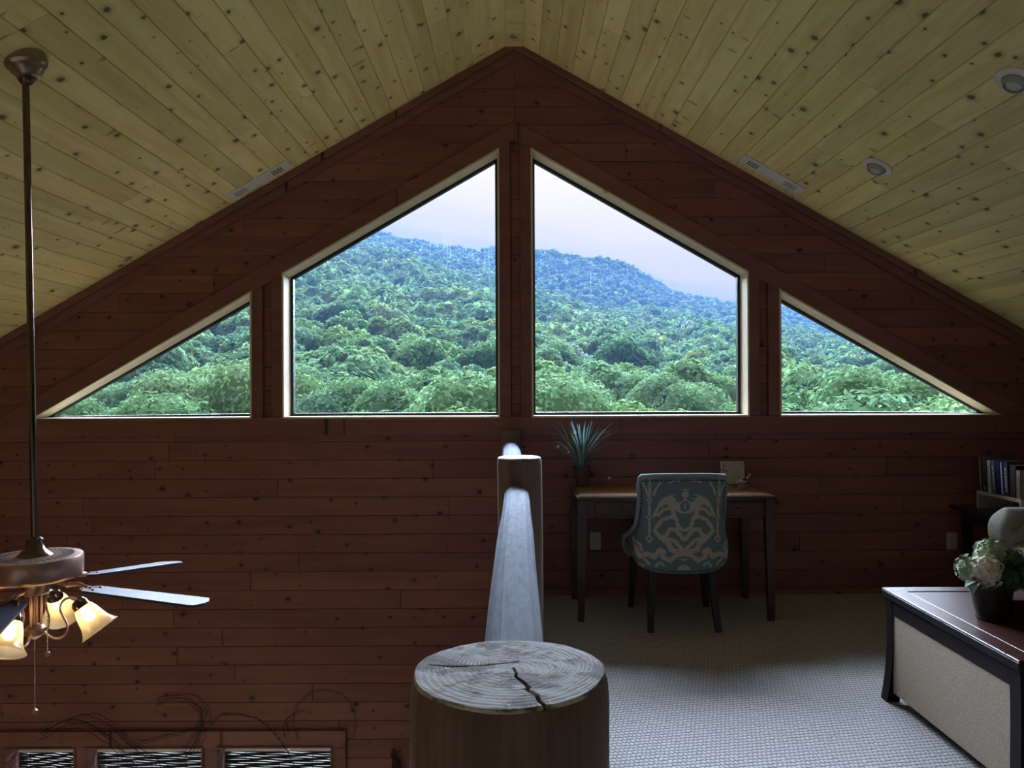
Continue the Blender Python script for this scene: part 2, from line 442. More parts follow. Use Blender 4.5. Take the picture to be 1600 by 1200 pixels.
def mat_endgrain():
    """weathered end grain with growth rings; local origin at the log centre"""
    t = NT('weathered_end_grain')
    v = t.obj(); n1 = t.n('ShaderNodeTexNoise', i_Scale=11.0, i_Detail=4.0); t.l(v, n1.inputs['Vector'])
    sp = t.n('ShaderNodeSeparateXYZ'); t.l(v, sp.inputs[0])
    x = t.math('SUBTRACT', sp.outputs[0], -.004); y = t.math('SUBTRACT', sp.outputs[1], .020)
    r = t.math('SQRT', t.math('ADD', t.math('MULTIPLY', x, x), t.math('MULTIPLY', y, y)))
    r = t.math('ADD', r, t.math('MULTIPLY', t.math('SUBTRACT', n1.outputs[0], .5), .009))
    ring = t.math('MULTIPLY_ADD', t.math('SINE', t.math('MULTIPLY', t.math('POWER', r, .93), 1250.0)), .5, .5)
    wear = t.sm(t.noise(v, 17, 4, .6), .38, .62); ring = t.math('ADD', t.math('MULTIPLY', ring, t.math('MULTIPLY_ADD', wear, .85, .15)), t.math('MULTIPLY', t.math('SUBTRACT', 1.0, wear), .55))
    big = t.noise(v, 22, 5, .65); mid = t.noise(t.obj((40, 90, 40)), 1.0, 4, .6)
    col = t.ramp(ring, [(.0, (.17, .165, .18)), (.35, (.46, .48, .54)), (.75, (.70, .73, .82))])
    pale = t.sm(mid, .48, .7); col = t.mix(t.math('MULTIPLY', pale, .55), col, (.72, .76, .86))
    stain = t.sm(t.noise(t.obj((16, 26, 16)), 1.0, 6, .72, .6), .47, .55); col = t.mix(t.math('MULTIPLY', stain, .85), col, (.095, .062, .048))
    h = t.math('ADD', t.math('MULTIPLY', ring, .6), t.math('MULTIPLY', big, 1.2))
    ck = t.n('ShaderNodeAttribute', attribute_name='check'); col = t.mix(ck.outputs['Fac'], col, (.015, .011, .010))
    t.pbr(col, .7, 0, .3, t.bump(h, .10, .003)); return t.m
M['endgrain'] = mat_endgrain()

def mat_desktop():
    t = NT('amber_desk_top'); g = t.noise(t.obj((3, 40, 40)), 1.0, 5, .6, .5)
    b = t.noise(t.obj(), 5, 3)
    col = t.ramp(t.math('ADD', t.math('MULTIPLY', g, .6), t.math('MULTIPLY', b, .4)), [(.3, (.16, .06, .022)), (.7, (.40, .18, .065))])
    t.pbr(col, .38, 0, .4); return t.m
M['desktop'] = mat_desktop()
def mat_chesttop():
    t = NT('dark_cherry_polish'); g = t.noise(t.obj((3, 60, 60)), 1.0, 4, .6, .3)
    col = t.mix(g, (.030, .011, .009), (.070, .026, .020)); t.pbr(col, .36, 0, .30, t.bump(g, .06, .002)); return t.m
M['chesttop'] = mat_chesttop()

def mat_glass():
    t = NT('window_glass'); tr = t.n('ShaderNodeBsdfTransparent'); tr.inputs[0].default_value = (.97, .97, .98, 1)
    gl = t.n('ShaderNodeBsdfGlossy', i_Roughness=.02); fr = t.n('ShaderNodeFresnel', i_IOR=1.35)
    mxs = t.n('ShaderNodeMixShader'); t.l(fr.outputs[0], mxs.inputs[0]); t.l(tr.outputs[0], mxs.inputs[1]); t.l(gl.outputs[0], mxs.inputs[2])
    t.l(mxs.outputs[0], t.out.inputs[0]); return t.m
M['glass'] = mat_glass()
def mat_streak():
    t = NT('dried_water_streak'); tr = t.n('ShaderNodeBsdfTransparent'); tl = t.n('ShaderNodeBsdfTranslucent')
    tl.inputs[0].default_value = (.9, .93, .95, 1)
    mxs = t.n('ShaderNodeMixShader'); mxs.inputs[0].default_value = .05
    t.l(tr.outputs[0], mxs.inputs[1]); t.l(tl.outputs[0], mxs.inputs[2]); t.l(mxs.outputs[0], t.out.inputs[0]); return t.m
M['streak'] = mat_streak()
def mat_shade():
    t = NT('frosted_lamp_shade'); df = t.n('ShaderNodeBsdfDiffuse'); df.inputs[0].default_value = (.80, .74, .62, 1)
    tl = t.n('ShaderNodeBsdfTranslucent'); tl.inputs[0].default_value = (.92, .80, .58, 1)
    tr = t.n('ShaderNodeBsdfTransparent'); tr.inputs[0].default_value = (1.0, .93, .8, 1)
    gl = t.n('ShaderNodeBsdfGlossy', i_Roughness=.12)
    a = t.n('ShaderNodeMixShader'); a.inputs[0].default_value = .55; t.l(df.outputs[0], a.inputs[1]); t.l(tl.outputs[0], a.inputs[2])
    b = t.n('ShaderNodeMixShader'); b.inputs[0].default_value = .52; t.l(a.outputs[0], b.inputs[1]); t.l(tr.outputs[0], b.inputs[2])
    c = t.n('ShaderNodeMixShader'); c.inputs[0].default_value = .08; t.l(b.outputs[0], c.inputs[1]); t.l(gl.outputs[0], c.inputs[2])
    t.l(c.outputs[0], t.out.inputs[0]); return t.m
M['shade'] = mat_shade()
def mat_bulb():
    t = NT('lit_bulb'); e = t.n('ShaderNodeEmission', i_Strength=6.0); e.inputs[0].default_value = (1.0, .74, .42, 1)
    t.l(e.outputs[0], t.out.inputs[0]); return t.m
M['bulb'] = mat_bulb()

def mat_foliage(name, per_object):
    t = NT(name)
    if per_object: rv = t.n('ShaderNodeObjectInfo').outputs['Random']
    else: rv = t.n('ShaderNodeAttribute', attribute_name='tint').outputs['Fac']
    col = t.ramp(rv, [(0, (.092, .185, .082)), (.25, (.130, .240, .112)), (.45, (.112, .218, .130)), (.65, (.155, .270, .10)), (.82, (.145, .262, .142)), (.93, (.19, .285, .10)), (1, (.225, .33, .25))])
    ge = t.n('ShaderNodeNewGeometry')
    lo, sp_ = (.68, .64) if per_object else (.84, .32)
    k = t.math('MULTIPLY_ADD', ge.outputs['Random Per Island'], sp_, lo)
    cc = t.n('ShaderNodeCombineColor')
    for i in range(3): t.l(k, cc.inputs[i])
    col = t.mix(1.0, col, cc.outputs[0], 'MULTIPLY')
    df = t.n('ShaderNodeBsdfDiffuse'); tl = t.n('ShaderNodeBsdfTranslucent'); t.l(col, df.inputs[0]); t.l(col, tl.inputs[0])
    m_ = t.n('ShaderNodeMixShader'); m_.inputs[0].default_value = .45; t.l(df.outputs[0], m_.inputs[1]); t.l(tl.outputs[0], m_.inputs[2])
    t.l(m_.outputs[0], t.out.inputs[0]); return t.m
M['foliage'] = mat_foliage('tree_foliage', True)
M['foliage_far'] = mat_foliage('forest_foliage', False)
M['bark'] = plain('tree_bark', (.12, .095, .075), .9, var=.3, scale=6)
M['ground'] = plain('forest_floor', (.09, .15, .05), 1.0, var=.35, scale=.08)

# ------------------------------------------------------------------ structure: shell
PT = .018
zsl = math.sqrt(1+SL*SL)
# great room floor, loft floor
o = MB().box(((XL+XR)/2, (YB+WY)/2+.1, ZLOW-.06), (XR-XL+.4, WY-YB+.4, .12)).build('floor_lower', M['lowfloor']); tag(o, 'brown wooden floor of the great room below the loft', 'floor', kind='structure')
FE = -.045
o = MB().box(((FE+XR)/2, (YB+WY)/2, -.012), (XR-FE, WY-YB-.0, .024)).build('floor', M['carpet']); tag(o, 'grey looped carpet floor of the loft', 'floor', kind='structure')
o = MB().box(((FE+XR)/2, (YB+WY)/2, -.152), (XR-FE, WY-YB, .256)).build('floor_deck', M['trimwood']); tag(o, 'wooden loft floor edge under the carpet beside the railing', 'floor', kind='structure')
# ceiling slab
mb = MB()
for sg, xe in ((-1, XL-.2), (1, XR+.2)):
    x0, x1 = CX, xe
    P = [(x0, zc(x0)+.03), (x1, zc(x1)+.03), (x1, zc(x1)+.25), (x0, zc(x0)+.25)]
    if sg > 0: P = P
    else: P = P[::-1]
    mb.poly_y(P, YB-.2, WY+.45)
ceil_o = mb.build('ceiling', M['backing']); tag(ceil_o, 'sloping gable ceiling of knotty pine boards', 'ceiling', kind='structure')
# ceiling planks : local X along the board (world Y), local Y across the slope, local Z thickness
PW = .1270
def plank_mesh(L, W, T, e=.0042):
    mb = MB(); h = [(-W/2+.0006, T), (-W/2+.0006, e), (-W/2+e, 0), (W/2-e, 0), (W/2-.0006, e), (W/2-.0006, T)]
    P = []; n = len(h)
    for xx in (-L/2+.0008, L/2-.0008): P += [(xx, y_, z_) for (y_, z_) in h]
    F = [tuple(range(n)), tuple(range(n, 2*n))[::-1]] + [(k, n+k, n+(k+1) % n, (k+1) % n) for k in range(n)]
    mb.add(P, F); return mb
prng = random.Random(3)
def mkmesh(mb, name, mat):
    me = bpy.data.meshes.new(name); me.from_pydata(mb.v, [], mb.f); me.materials.append(mat); me.update(); return me
YF = WY+.017
LENS = {}
for sg in (-1, 1):
    xe = XL if sg < 0 else XR
    smax = (abs(xe-CX))*zsl; s0 = .058*zsl; k = 0
    while s0 + k*PW < smax:
        s_ = s0 + (k+.5)*PW; k += 1
        xx = CX + sg*s_/zsl; zz = zc(xx)
        cuts = [YB]; 
        y_ = YB + prng.choice([1.6, 2.4, 3.2, 4.0, 4.8]); 
        while y_ < WY-.7:
            cuts.append(y_); y_ += prng.choice([2.4, 3.2, 4.0])
        cuts.append(YF)
        for a, b in zip(cuts, cuts[1:]):
            L = round(b-a, 3)
            if L not in LENS: LENS[L] = mkmesh(plank_mesh(L, PW, .022), 'plank', M['ceil'])
            p = bpy.data.objects.new('plank', LENS[L]); COL.objects.link(p); p.parent = ceil_o
            ux = Vector((0, 1, 0)); uz = Vector((sg*SL, 0, 1)).normalized(); uy = uz.cross(ux)
            mw = Matrix((ux, uy, uz)).transposed().to_4x4(); mw.translation = Vector((xx, (a+b)/2, zz)) - Vector((0,0,0))
            p.matrix_local = mw
# ridge board
o = MB().poly_y([(CX-.060, zc(CX-.060)-.004), (CX+.060, zc(CX+.060)-.004), (CX+.060, ZC+.02), (CX-.060, ZC+.02)], YB, YF-.001, 0).build('ridge_board', M['ceil'], ceil_o)

# ---- front wall backing
LW0, LW1 = -3.45, -1.240         # lower window bank (x)
LWT, LWB = -1.022, -2.55         # lower window head and sill
mb = MB(); B0, B1 = WY+PT, WY+.21
mb.poly_y([(XL-.2, SILL-.0), (XL-.2, ZLOW-.1), (LW0, ZLOW-.1), (LW0, SILL)], B0, B1)
mb.poly_y([(LW0, LWB), (LW0, ZLOW-.1), (LW1, ZLOW-.1), (LW1, LWB)], B0, B1)
mb.poly_y([(LW0, SILL), (LW0, LWT), (LW1, LWT), (LW1, SILL)], B0, B1)
mb.poly_y([(LW1, SILL), (LW1, ZLOW-.1), (XR+.2, ZLOW-.1), (XR+.2, SILL)], B0, B1)
for sg in (-1, 1):
    xe = XL-.2 if sg < 0 else XR+.2
    xs = CX + sg*(ZO-SILL)/SL
    P = [(CX, ZC+.1), (CX, ZO), (xs, SILL), (xe, SILL), (xe, max(zc(xe)+.1, SILL+.02))]
    if sg < 0: pass
    else: P = P[::-1]
    # split into convex pieces
    A = [(CX, ZC+.1), (CX, ZO), (xs, SILL), (xs, zc(xs)+.1)]; Bq = [(xs, zc(xs)+.1), (xs, SILL), (xe, SILL), (xe, max(zc(xe)+.1, SILL+.02))]
    for q in (A, Bq): mb.poly_y(q[::-1] if sg < 0 else q, B0, B1)
    # mullion between big and small window
    q = [(CX+sg*XM, SILL), (CX+sg*XT, SILL), (CX+sg*XT, zo(CX+sg*XT)), (CX+sg*XM, zo(CX+sg*XM))]
    mb.poly_y(q if sg > 0 else q[::-1], B0, B1)
mb.poly_y([(CX-XI, SILL), (CX+XI, SILL), (CX+XI, zo(CX+XI)), (CX, ZO), (CX-XI, zo(CX-XI))], B0, B1)
wall_f = mb.build('wall_front', M['backing']); tag(wall_f, 'dark red-brown knotty pine plank wall with the gable windows', 'wall', kind='structure')

# ---- front wall planks
def wall_plank(poly, parent=wall_f, y0=WY, y1=WY+PT-.0005):
    xs = [p[0] for p in poly]; zs = [p[1] for p in poly]
    cx, cz = (min(xs)+max(xs))/2, (min(zs)+max(zs))/2
    V2 = [Vector((p[0]-cx, p[1]-cz)) for p in poly]; n = len(V2)
    if parea(poly) < .0006: return
    e = .0038; ins = inset(V2, e)
    # local: X along board, Y = up, Z = out of the wall (towards the room)
    P = [(p.x, p.y, 0) for p in ins] + [(p.x, p.y, -e) for p in V2] + [(p.x, p.y, -(y1-y0)) for p in V2]
    F = [tuple(range(n)), tuple(2*n+k for k in range(n))[::-1]]
    for l in range(2):
        for k in range(n): F.append((l*n+k, (l+1)*n+k, (l+1)*n+(k+1) % n, l*n+(k+1) % n))
    me = bpy.data.meshes.new('plank'); me.from_pydata(P, [], F); me.materials.append(M['wall']); me.update()
    o = bpy.data.objects.new('plank', me); COL.objects.link(o); o.parent = parent
    o.rotation_euler = (R(90), 0, 0); o.location = (cx, y0, cz)
RZ0 = 1.058
CWID = .118      # casing width (perpendicular)
CV = CWID*zsl    # vertical thickness of the rake casing
rows = range(-30, 22)
SB = SILL-.135   # bottom of the stool casing
for r_ in rows:
    z0, z1 = RZ0 + r_*PW + .0006, RZ0 + (r_+1)*PW - .0006
    z0 = max(z0, ZLOW)
    if z1 <= ZLOW or z0 > ZC: continue
    cuts = [XL] ; x_ = XL + prng.uniform(.8, 3.2)
    while x_ < XR-.5: cuts.append(x_); x_ += prng.choice([1.9, 2.5, 3.1, 3.7])
    cuts.append(XR)
    for a, b in zip(cuts, cuts[1:]):
        base = [(a+.0006, z0), (b-.0006, z0), (b-.0006, z1), (a+.0006, z1)]
        # below the ceiling
        base = clip(base, SL, 1, ZC + SL*CX - .001); base = clip(base, -SL, 1, ZC - SL*CX - .001)
        if len(base) < 3: continue
        if z1 <= SILL-.02 or z0 < SILL-.02:
            low = clip(base, 0, 1, SILL-.01)
            if len(low) >= 3:
                # lower window bank with casing
                if z1 > LWB-.05 and z0 < LWT+.06:
                    A = clip(low, 1, 0, LW0-.05); Bp = clip(low, -1, 0, -(LW1+.05))
                    T_ = clip(clip(clip(low, -1, 0, -(LW0-.05)), 1, 0, LW1+.05), 0, -1, -(LWT+.06))
                    U_ = clip(clip(clip(low, -1, 0, -(LW0-.05)), 1, 0, LW1+.05), 0, 1, LWB-.05)
                    for q in (A, Bp, T_, U_):
                        if len(q) >= 3: wall_plank(q)
                else: wall_plank(low)
        if z1 > SILL-.01:
            upq = clip(base, 0, -1, -(SILL-.01))
            if len(upq) >= 3:
                lf = clip(clip(upq, 1, 0, CX), SL, -1, -(ZO + CV*.5) + SL*CX) if False else None
                # above left rake : z >= ZO + CV/2 - SL*(CX-x)  ->  SL*x - z <= SL*CX - ZO - CV/2
                for sg in (-1, 1):
                    q = clip(upq, -sg, 0, -sg*CX)
                    if len(q) < 3: continue
                    q = clip(q, -sg*SL, -1, -sg*SL*CX - ZO - CV*.5)
                    if len(q) >= 3: wall_plank(q)
# little plank ends in the strips between the casings
strips = [(CX-.030, CX+.035), (CX-XM-.140, CX-XM-.082), (CX+XM+.082, CX+XM+.140)]
for (a, b) in strips:
    for r_ in rows:
        z0, z1 = RZ0 + r_*PW + .0006, RZ0 + (r_+1)*PW - .0006
        if z1 < SILL or z0 > zo((a+b)/2): continue
        q = clip([(a, max(z0, SILL)), (b, max(z0, SILL)), (b, z1), (a, z1)], 0, 1, zo((a+b)/2)+.02)
        if len(q) >= 3: wall_plank(q, y0=WY+.006, y1=WY+PT-.0005)

# ---- trim boards
tn = [0]
def trim(mb, label, mat=None):
    tn[0] += 1
    o = mb.build('trim_%d' % tn[0], mat or M['trimwood']); tag(o, label, 'trim', kind='structure'); return o
CT = .020      # casing stands proud
for sg, side in ((-1, 'left'), (1, 'right')):
    xs = (ZO-SILL)/SL; ext = xs+.28
    q = [(CX, ZO), (CX+sg*ext, ZO-SL*ext), (CX+sg*ext, ZO-SL*ext+CV), (CX, ZO+CV)]
    trim(MB().poly_y(q if sg > 0 else q[::-1], WY-CT, WY+PT, .003), 'long sloping casing board above the %s pair of gable windows' % side)
    # crown at ceiling: two stepped boards
    L = abs((XL if sg < 0 else XR)-CX)
    for nm, dz0, dz1, pr in (('upper', .000, .052, .040), ('lower', .052, .118, .022)):
        q = [(CX, ZC-dz1), (CX+sg*L, ZC-SL*L-dz1), (CX+sg*L, ZC-SL*L-dz0), (CX, ZC-dz0)]
        trim(MB().poly_y(q if sg > 0 else q[::-1], WY-pr, WY+PT, .004), '%s strip of the rake moulding where the %s ceiling slope meets the wall' % (nm, side))
    # vertical casings
    for nm, a, b in (('inner', XI-.084 if sg < 0 else XI-.082, XI), ('outer', XM, XM+.082), ('far', XT-.082, XT)):
        xa, xb = CX+sg*a, CX+sg*b
        q = [(xa, SILL), (xb, SILL), (xb, zo(xb)), (xa, zo(xa))]
        what = {'inner': 'vertical casing board beside the centre post on the %s big window', 'outer': 'vertical casing board on the outer edge of the %s big window', 'far': 'vertical casing board on the tall edge of the %s triangular window'}[nm] % side
        trim(MB().poly_y(q if sg > 0 else q[::-1], WY-CT, WY+PT, .003), what)
trim(MB().poly_y([(CX-3.58, SILL-.122), (CX+3.58, SILL-.122), (CX+3.58, SILL), (CX-3.58, SILL)], WY-CT-.002, WY+PT, .003), 'long horizontal casing board under all four gable windows')
# lower bank casing
trim(MB().poly_y([(LW0-.10, LWT), (LW1+.10, LWT), (LW1+.10, LWT+.115), (LW0-.10, LWT+.115)], WY-CT, WY+PT, .003), 'head casing board over the great room windows')
trim(MB().poly_y([(LW1, LWB), (LW1+.10, LWB), (LW1+.10, LWT), (LW1, LWT)], WY-CT, WY+PT, .003), 'right jamb casing board of the great room windows')
trim(MB().poly_y([(LW0-.10, LWB), (LW0, LWB), (LW0, LWT), (LW0-.10, LWT)], WY-CT, WY+PT, .003), 'left jamb casing board of the great room windows')
trim(MB().poly_y([(LW0-.10, LWB-.1), (LW1+.10, LWB-.1), (LW1+.10, LWB), (LW0-.10, LWB)], WY-CT, WY+PT, .003), 'bottom casing board of the great room windows')

# ---- windows
def ring(mb, po, pi_, y0, y1):
    """frame between an outer and an inner convex polygon (same vertex count)"""
    n = len(po); P = [(p[0], y0, p[1]) for p in po] + [(p[0], y0, p[1]) for p in pi_] + [(p[0], y1, p[1]) for p in po] + [(p[0], y1, p[1]) for p in pi_]
    F = []
    for k in range(n):
        q = (k+1) % n
        F += [(k, q, n+q, n+k), (2*n+k, 3*n+k, 3*n+q, 2*n+q), (n+k, n+q, 3*n+q, 3*n+k), (k, 2*n+k, 2*n+q, q)]
    mb.add(P, F)
def window(n, poly, label, jt=.012, gk=.020, jm='jamb'):
    V2 = [Vector(p) for p in poly]
    i1 = inset(V2, jt) ; i0 = V2
    fr = inset(V2, .0045); gi = inset(V2, gk+.003)
    f = MB(); ring(f, [(p.x, p.y) for p in fr], [(p.x, p.y) for p in gi], GY-.012, GY+.03)
    w_ = f.build('window_%d' % n, M['gasket']); tag(w_, label, 'window', kind='structure')
    m_ = MB(); g2 = inset(V2, gk-.004)
    m_.poly_y([(p.x, p.y) for p in g2], GY+.004, GY+.012); m_.build('pane', M['glass'], w_)
    # jamb boards: each side of the opening
    k = len(poly)
    outer = inset(V2, -.008); inn = inset(V2, .004)
    for i in range(k):
        a, b = inn[i], inn[(i+1) % k]; oa, ob = outer[i], outer[(i+1) % k]
        q = [(oa.x, oa.y), (ob.x, ob.y), (b.x, b.y), (a.x, a.y)]
        j = MB(); j.poly_y(q, WY-CT-.006, GY-.0125)
        j.build('jamb_board', M[jm], w_)
    return w_
def ccw(p):
    a = sum(p[i][0]*p[(i+1) % len(p)][1]-p[(i+1) % len(p)][0]*p[i][1] for i in range(len(p)))
    return p if a > 0 else p[::-1]
def tri(sg): 
    x0 = CX+sg*XT; x1 = CX+sg*(ZO-SILL)/SL
    return ccw([(x0, SILL), (x1, SILL), (x0, zo(x0))])
def trap(sg):
    x0, x1 = CX+sg*XI, CX+sg*XM
    return ccw([(x0, SILL), (x1, SILL), (x1, zo(x1)), (x0, zo(x0))])
W1 = window(1, tri(-1), 'left triangular gable window over the great room')
W2 = window(2, trap(-1), 'big trapezoid gable window left of the centre post')
W3 = window(3, trap(1), 'big trapezoid gable window above the writing desk')
W4 = window(4, tri(1), 'right triangular gable window above the bare wall')
# dried water streaks on the panes
for (W_, lst) in ((W2, [(694, 358, 392), (699, 372, 412), (703, 362, 432), (728, 374, 398), (757, 376, 410), (764, 374, 432), (768, 388, 404), (672, 372, 400)]), (W3, [(923, 402, 468), (980, 410, 440)])):
    for (px, ya, yb) in lst:
        a = at_y(px, ya, GY+.003); b = at_y(px+.6, yb, GY+.003); m1 = (a+b)/2 + Vector((random.uniform(-.003, .003), 0, 0))
        MB().tube([a, m1, b], [.0012, .0020, .0014], 5).build('water_streak', M['streak'], W_)
# lower windows (three units)
units = [(LW0, -2.72), (-2.625, -2.115), (-2.03, LW1)]
units = [(LW0, -2.905), (-2.900+.0, -2.115), (-2.02, LW1)]
units = [(LW0, -2.985), (-2.905, -2.118), (-2.018, LW1)]
trim(MB().poly_y([(-2.985, LWB), (-2.905, LWB), (-2.905, LWT), (-2.985, LWT)], WY-.01, WY+.2), 'left mullion of the great room windows')
trim(MB().poly_y([(-2.118, LWB), (-2.018, LWB), (-2.018, LWT), (-2.118, LWT)], WY-.01, WY+.2), 'right mullion of the great room windows')
for i, (a, b) in enumerate(units):
    window(5+i, ccw([(a, LWB), (b, LWB), (b, LWT), (a, LWT)]), ['great room window at the far left, below the fan', 'middle great room window below the twig garland', 'right great room window below the twig garland'][i], jm='trimwood')
    # woven shade rolled part-way
    t = thing('woven_shade', ((a+b)/2, WY+.10, LWT-.02), ['dark woven slat shade in the far left great room window', 'dark woven slat shade in the middle great room window', 'dark woven slat shade in the right great room window'][i], 'window shade', 'woven shades in the great room windows')
    MB().box(((a+b)/2, WY+.105, LWT-.068), (b-a-.026, .024, .016)).build('headrail', M['white'], t)
    for k in range(26):
        zz = LWT-.082-k*.0118
        pts = [(a+.015+(b-a-.03)*q/14, WY+.105+.004*math.sin(q*1.7+k), zz+.0028*math.sin(q*.9+k*1.9)) for q in range(15)]
        MB().tube(pts, [.0056+.0006*math.sin(q*2.1+k*2.7) for q in range(15)], 5).build('slat', M['vine'], t)
    for q in (.2, .5, .8):
        x_ = a+(b-a)*q; MB().tube([(x_, WY+.098, LWT-.07), (x_, WY+.098, LWT-.39)], .0018, 5).build('cord', M['vine'], t)

# ---- other walls (out of frame)
o = MB().box((XL-.1, (YB+WY)/2, (ZLOW+zc(XL))/2+.05), (.2, WY-YB+.4, zc(XL)-ZLOW+.2)).build('wall_left', M['wall']); tag(o, 'pine wall on the left of the great room, outside the picture', 'wall', kind='structure')
o = MB().box((XR+.1, (YB+WY)/2, (ZLOW+zc(XR))/2+.05), (.2, WY-YB+.4, zc(XR)-ZLOW+.2)).build('wall_right', M['backing']); wall_r = o; tag(o, 'low pine knee wall on the right of the loft, outside the picture', 'wall', kind='structure')
for r_ in range(-8, 10):
    z0, z1 = RZ0+r_*PW, RZ0+(r_+1)*PW
    if z0 < 0: z0 = 0.0
    if z1 <= .02 or z0 > zc(XR): continue
    ym = prng.uniform(.0, 3.0)
    for a, b in ((YB, ym), (ym, WY)):
        o = bpy.data.objects.new('plank', mkmesh(plank_mesh(b-a, min(z1, zc(XR))-z0, .016), 'plank', M['wall'])); COL.objects.link(o); o.parent = wall_r
        mw = Matrix((Vector((0,1,0)), Vector((0,0,1)), Vector((1,0,0)))).transposed().to_4x4(); mw.translation = (XR-.017, (a+b)/2, (z0+min(z1, zc(XR)))/2); o.matrix_local = mw
o = MB().poly_y([(XL-.1, ZLOW), (XR+.1, ZLOW), (XR+.1, zc(XR)+.1), (CX, ZC+.1), (XL-.1, zc(XL)+.1)], YB-.15, YB).build('wall_back', M['plaster']); tag(o, 'cream plaster gable wall behind the viewer', 'wall', kind='structure')

# outlets on the wall
def outlet(px, py, label):
    c = at_y(px, py, WY)
    t = thing('wall_outlet', (c.x, WY, c.z), label, 'outlet', 'wall outlets')
    MB().box((c.x, WY-.004, c.z), (.075, .008, .118), bev=.003).build('plate', M['plate'], t)
    for dz in (-.024, .024):
        s_ = MB().box((c.x, WY-.0088, c.z+dz), (.034, .003, .030), bev=.001).build('socket', M['plate'], t)
        m_ = MB()
        for dx in (-.007, .007): m_.box((c.x+dx, WY-.0105, c.z+dz+.003), (.0025, .001, .010))
        m_.build('slots', M['slot'], s_)
outlet(930, 845, 'ivory wall outlet under the writing desk')
outlet(1487, 845, 'ivory wall outlet right of the desk, beside the end table')

# ------------------------------------------------------------------ outside: deck, hillside, forest, haze
o = MB().box((-1.0, 8.2, ZLOW-.12), (13, 5.4, .12)).build('deck', M['deck']); tag(o, 'pale outdoor deck outside the great room windows', 'deck', kind='structure')

# canopy height as a tangent above the eye, by azimuth u = x/y and distance D
UF = [-1.2, -.6, -.35, -.22, -.175, -.15, -.125, -.1, -.06, -.045, -.02, .03, .06, .083, .108, .15, .17, .2, .217, .25, .29, .35, .45, .6, 1.2]
TF = [.235, .235, .228, .212, .210, .198, .195, .190, .1865, .180, .187, .184, .181, .175, .174, .166, .150, .133, .124, .120, .113, .104, .085, .07, .05]
UM = [-1.2, -.5, -.3, -.2, -.164, -.133, -.107, -.08, -.02, .03, .108, .2, .3, .35, .42, .6, 1.2]
TM = [.24, .225, .200, .188, .181, .174, .168, .160, .149, .130, .112, .100, .088, .082, .066, .05, .04]
def canopy_t(u, D):
    tm = np.interp(u, UM, TM); tf = np.interp(u, UF, TF)
    f = np.interp(D, [10, 20, 32, 60, 100, 180, 330], [-.55, -.26, -.02, .30, .52, .78, 1.0])
    near = tm*f
    mid = np.interp(D, [330, 400, 620, 760, 1000], [0, -.12, 1.0, .7, .3])
    far = tm*(1-np.clip(mid, 0, 1)) + tf*np.clip(mid, 0, 1) + np.minimum(mid, 0)*.1
    t_ = np.where(D < 330, near, far)
    return t_
def canopy_z(x, y):
    D = np.maximum(y, 10.0); u = x/D
    t_ = canopy_t(u, D)
    bump_ = .006*np.sin(u*38+D*.021)*np.clip((D-30)/60, 0, 1)*np.clip((700-D)/500, 0, 1)
    return EYE + (t_+bump_)*D
TREEH = 15.0
gx = np.linspace(-1, 1, 90); gx = np.sign(gx)*np.abs(gx)**1.6*1000; gy = 9 + (np.linspace(0, 1, 110)**2)*1100
X_, Y_ = np.meshgrid(gx, gy, indexing='ij'); Z_ = canopy_z(X_, Y_)-TREEH; Z_ = np.minimum(Z_, -3.2 + np.maximum(Y_-16, 0)*1.0)
G = [[(X_[i, j], Y_[i, j], Z_[i, j]) for j in range(len(gy))] for i in range(len(gx))]
hill = MB().grid(G).build('hillside', M['ground'], smooth='all'); tag(hill, 'forested hillside ground rising to the far ridge', 'hillside', kind='structure')

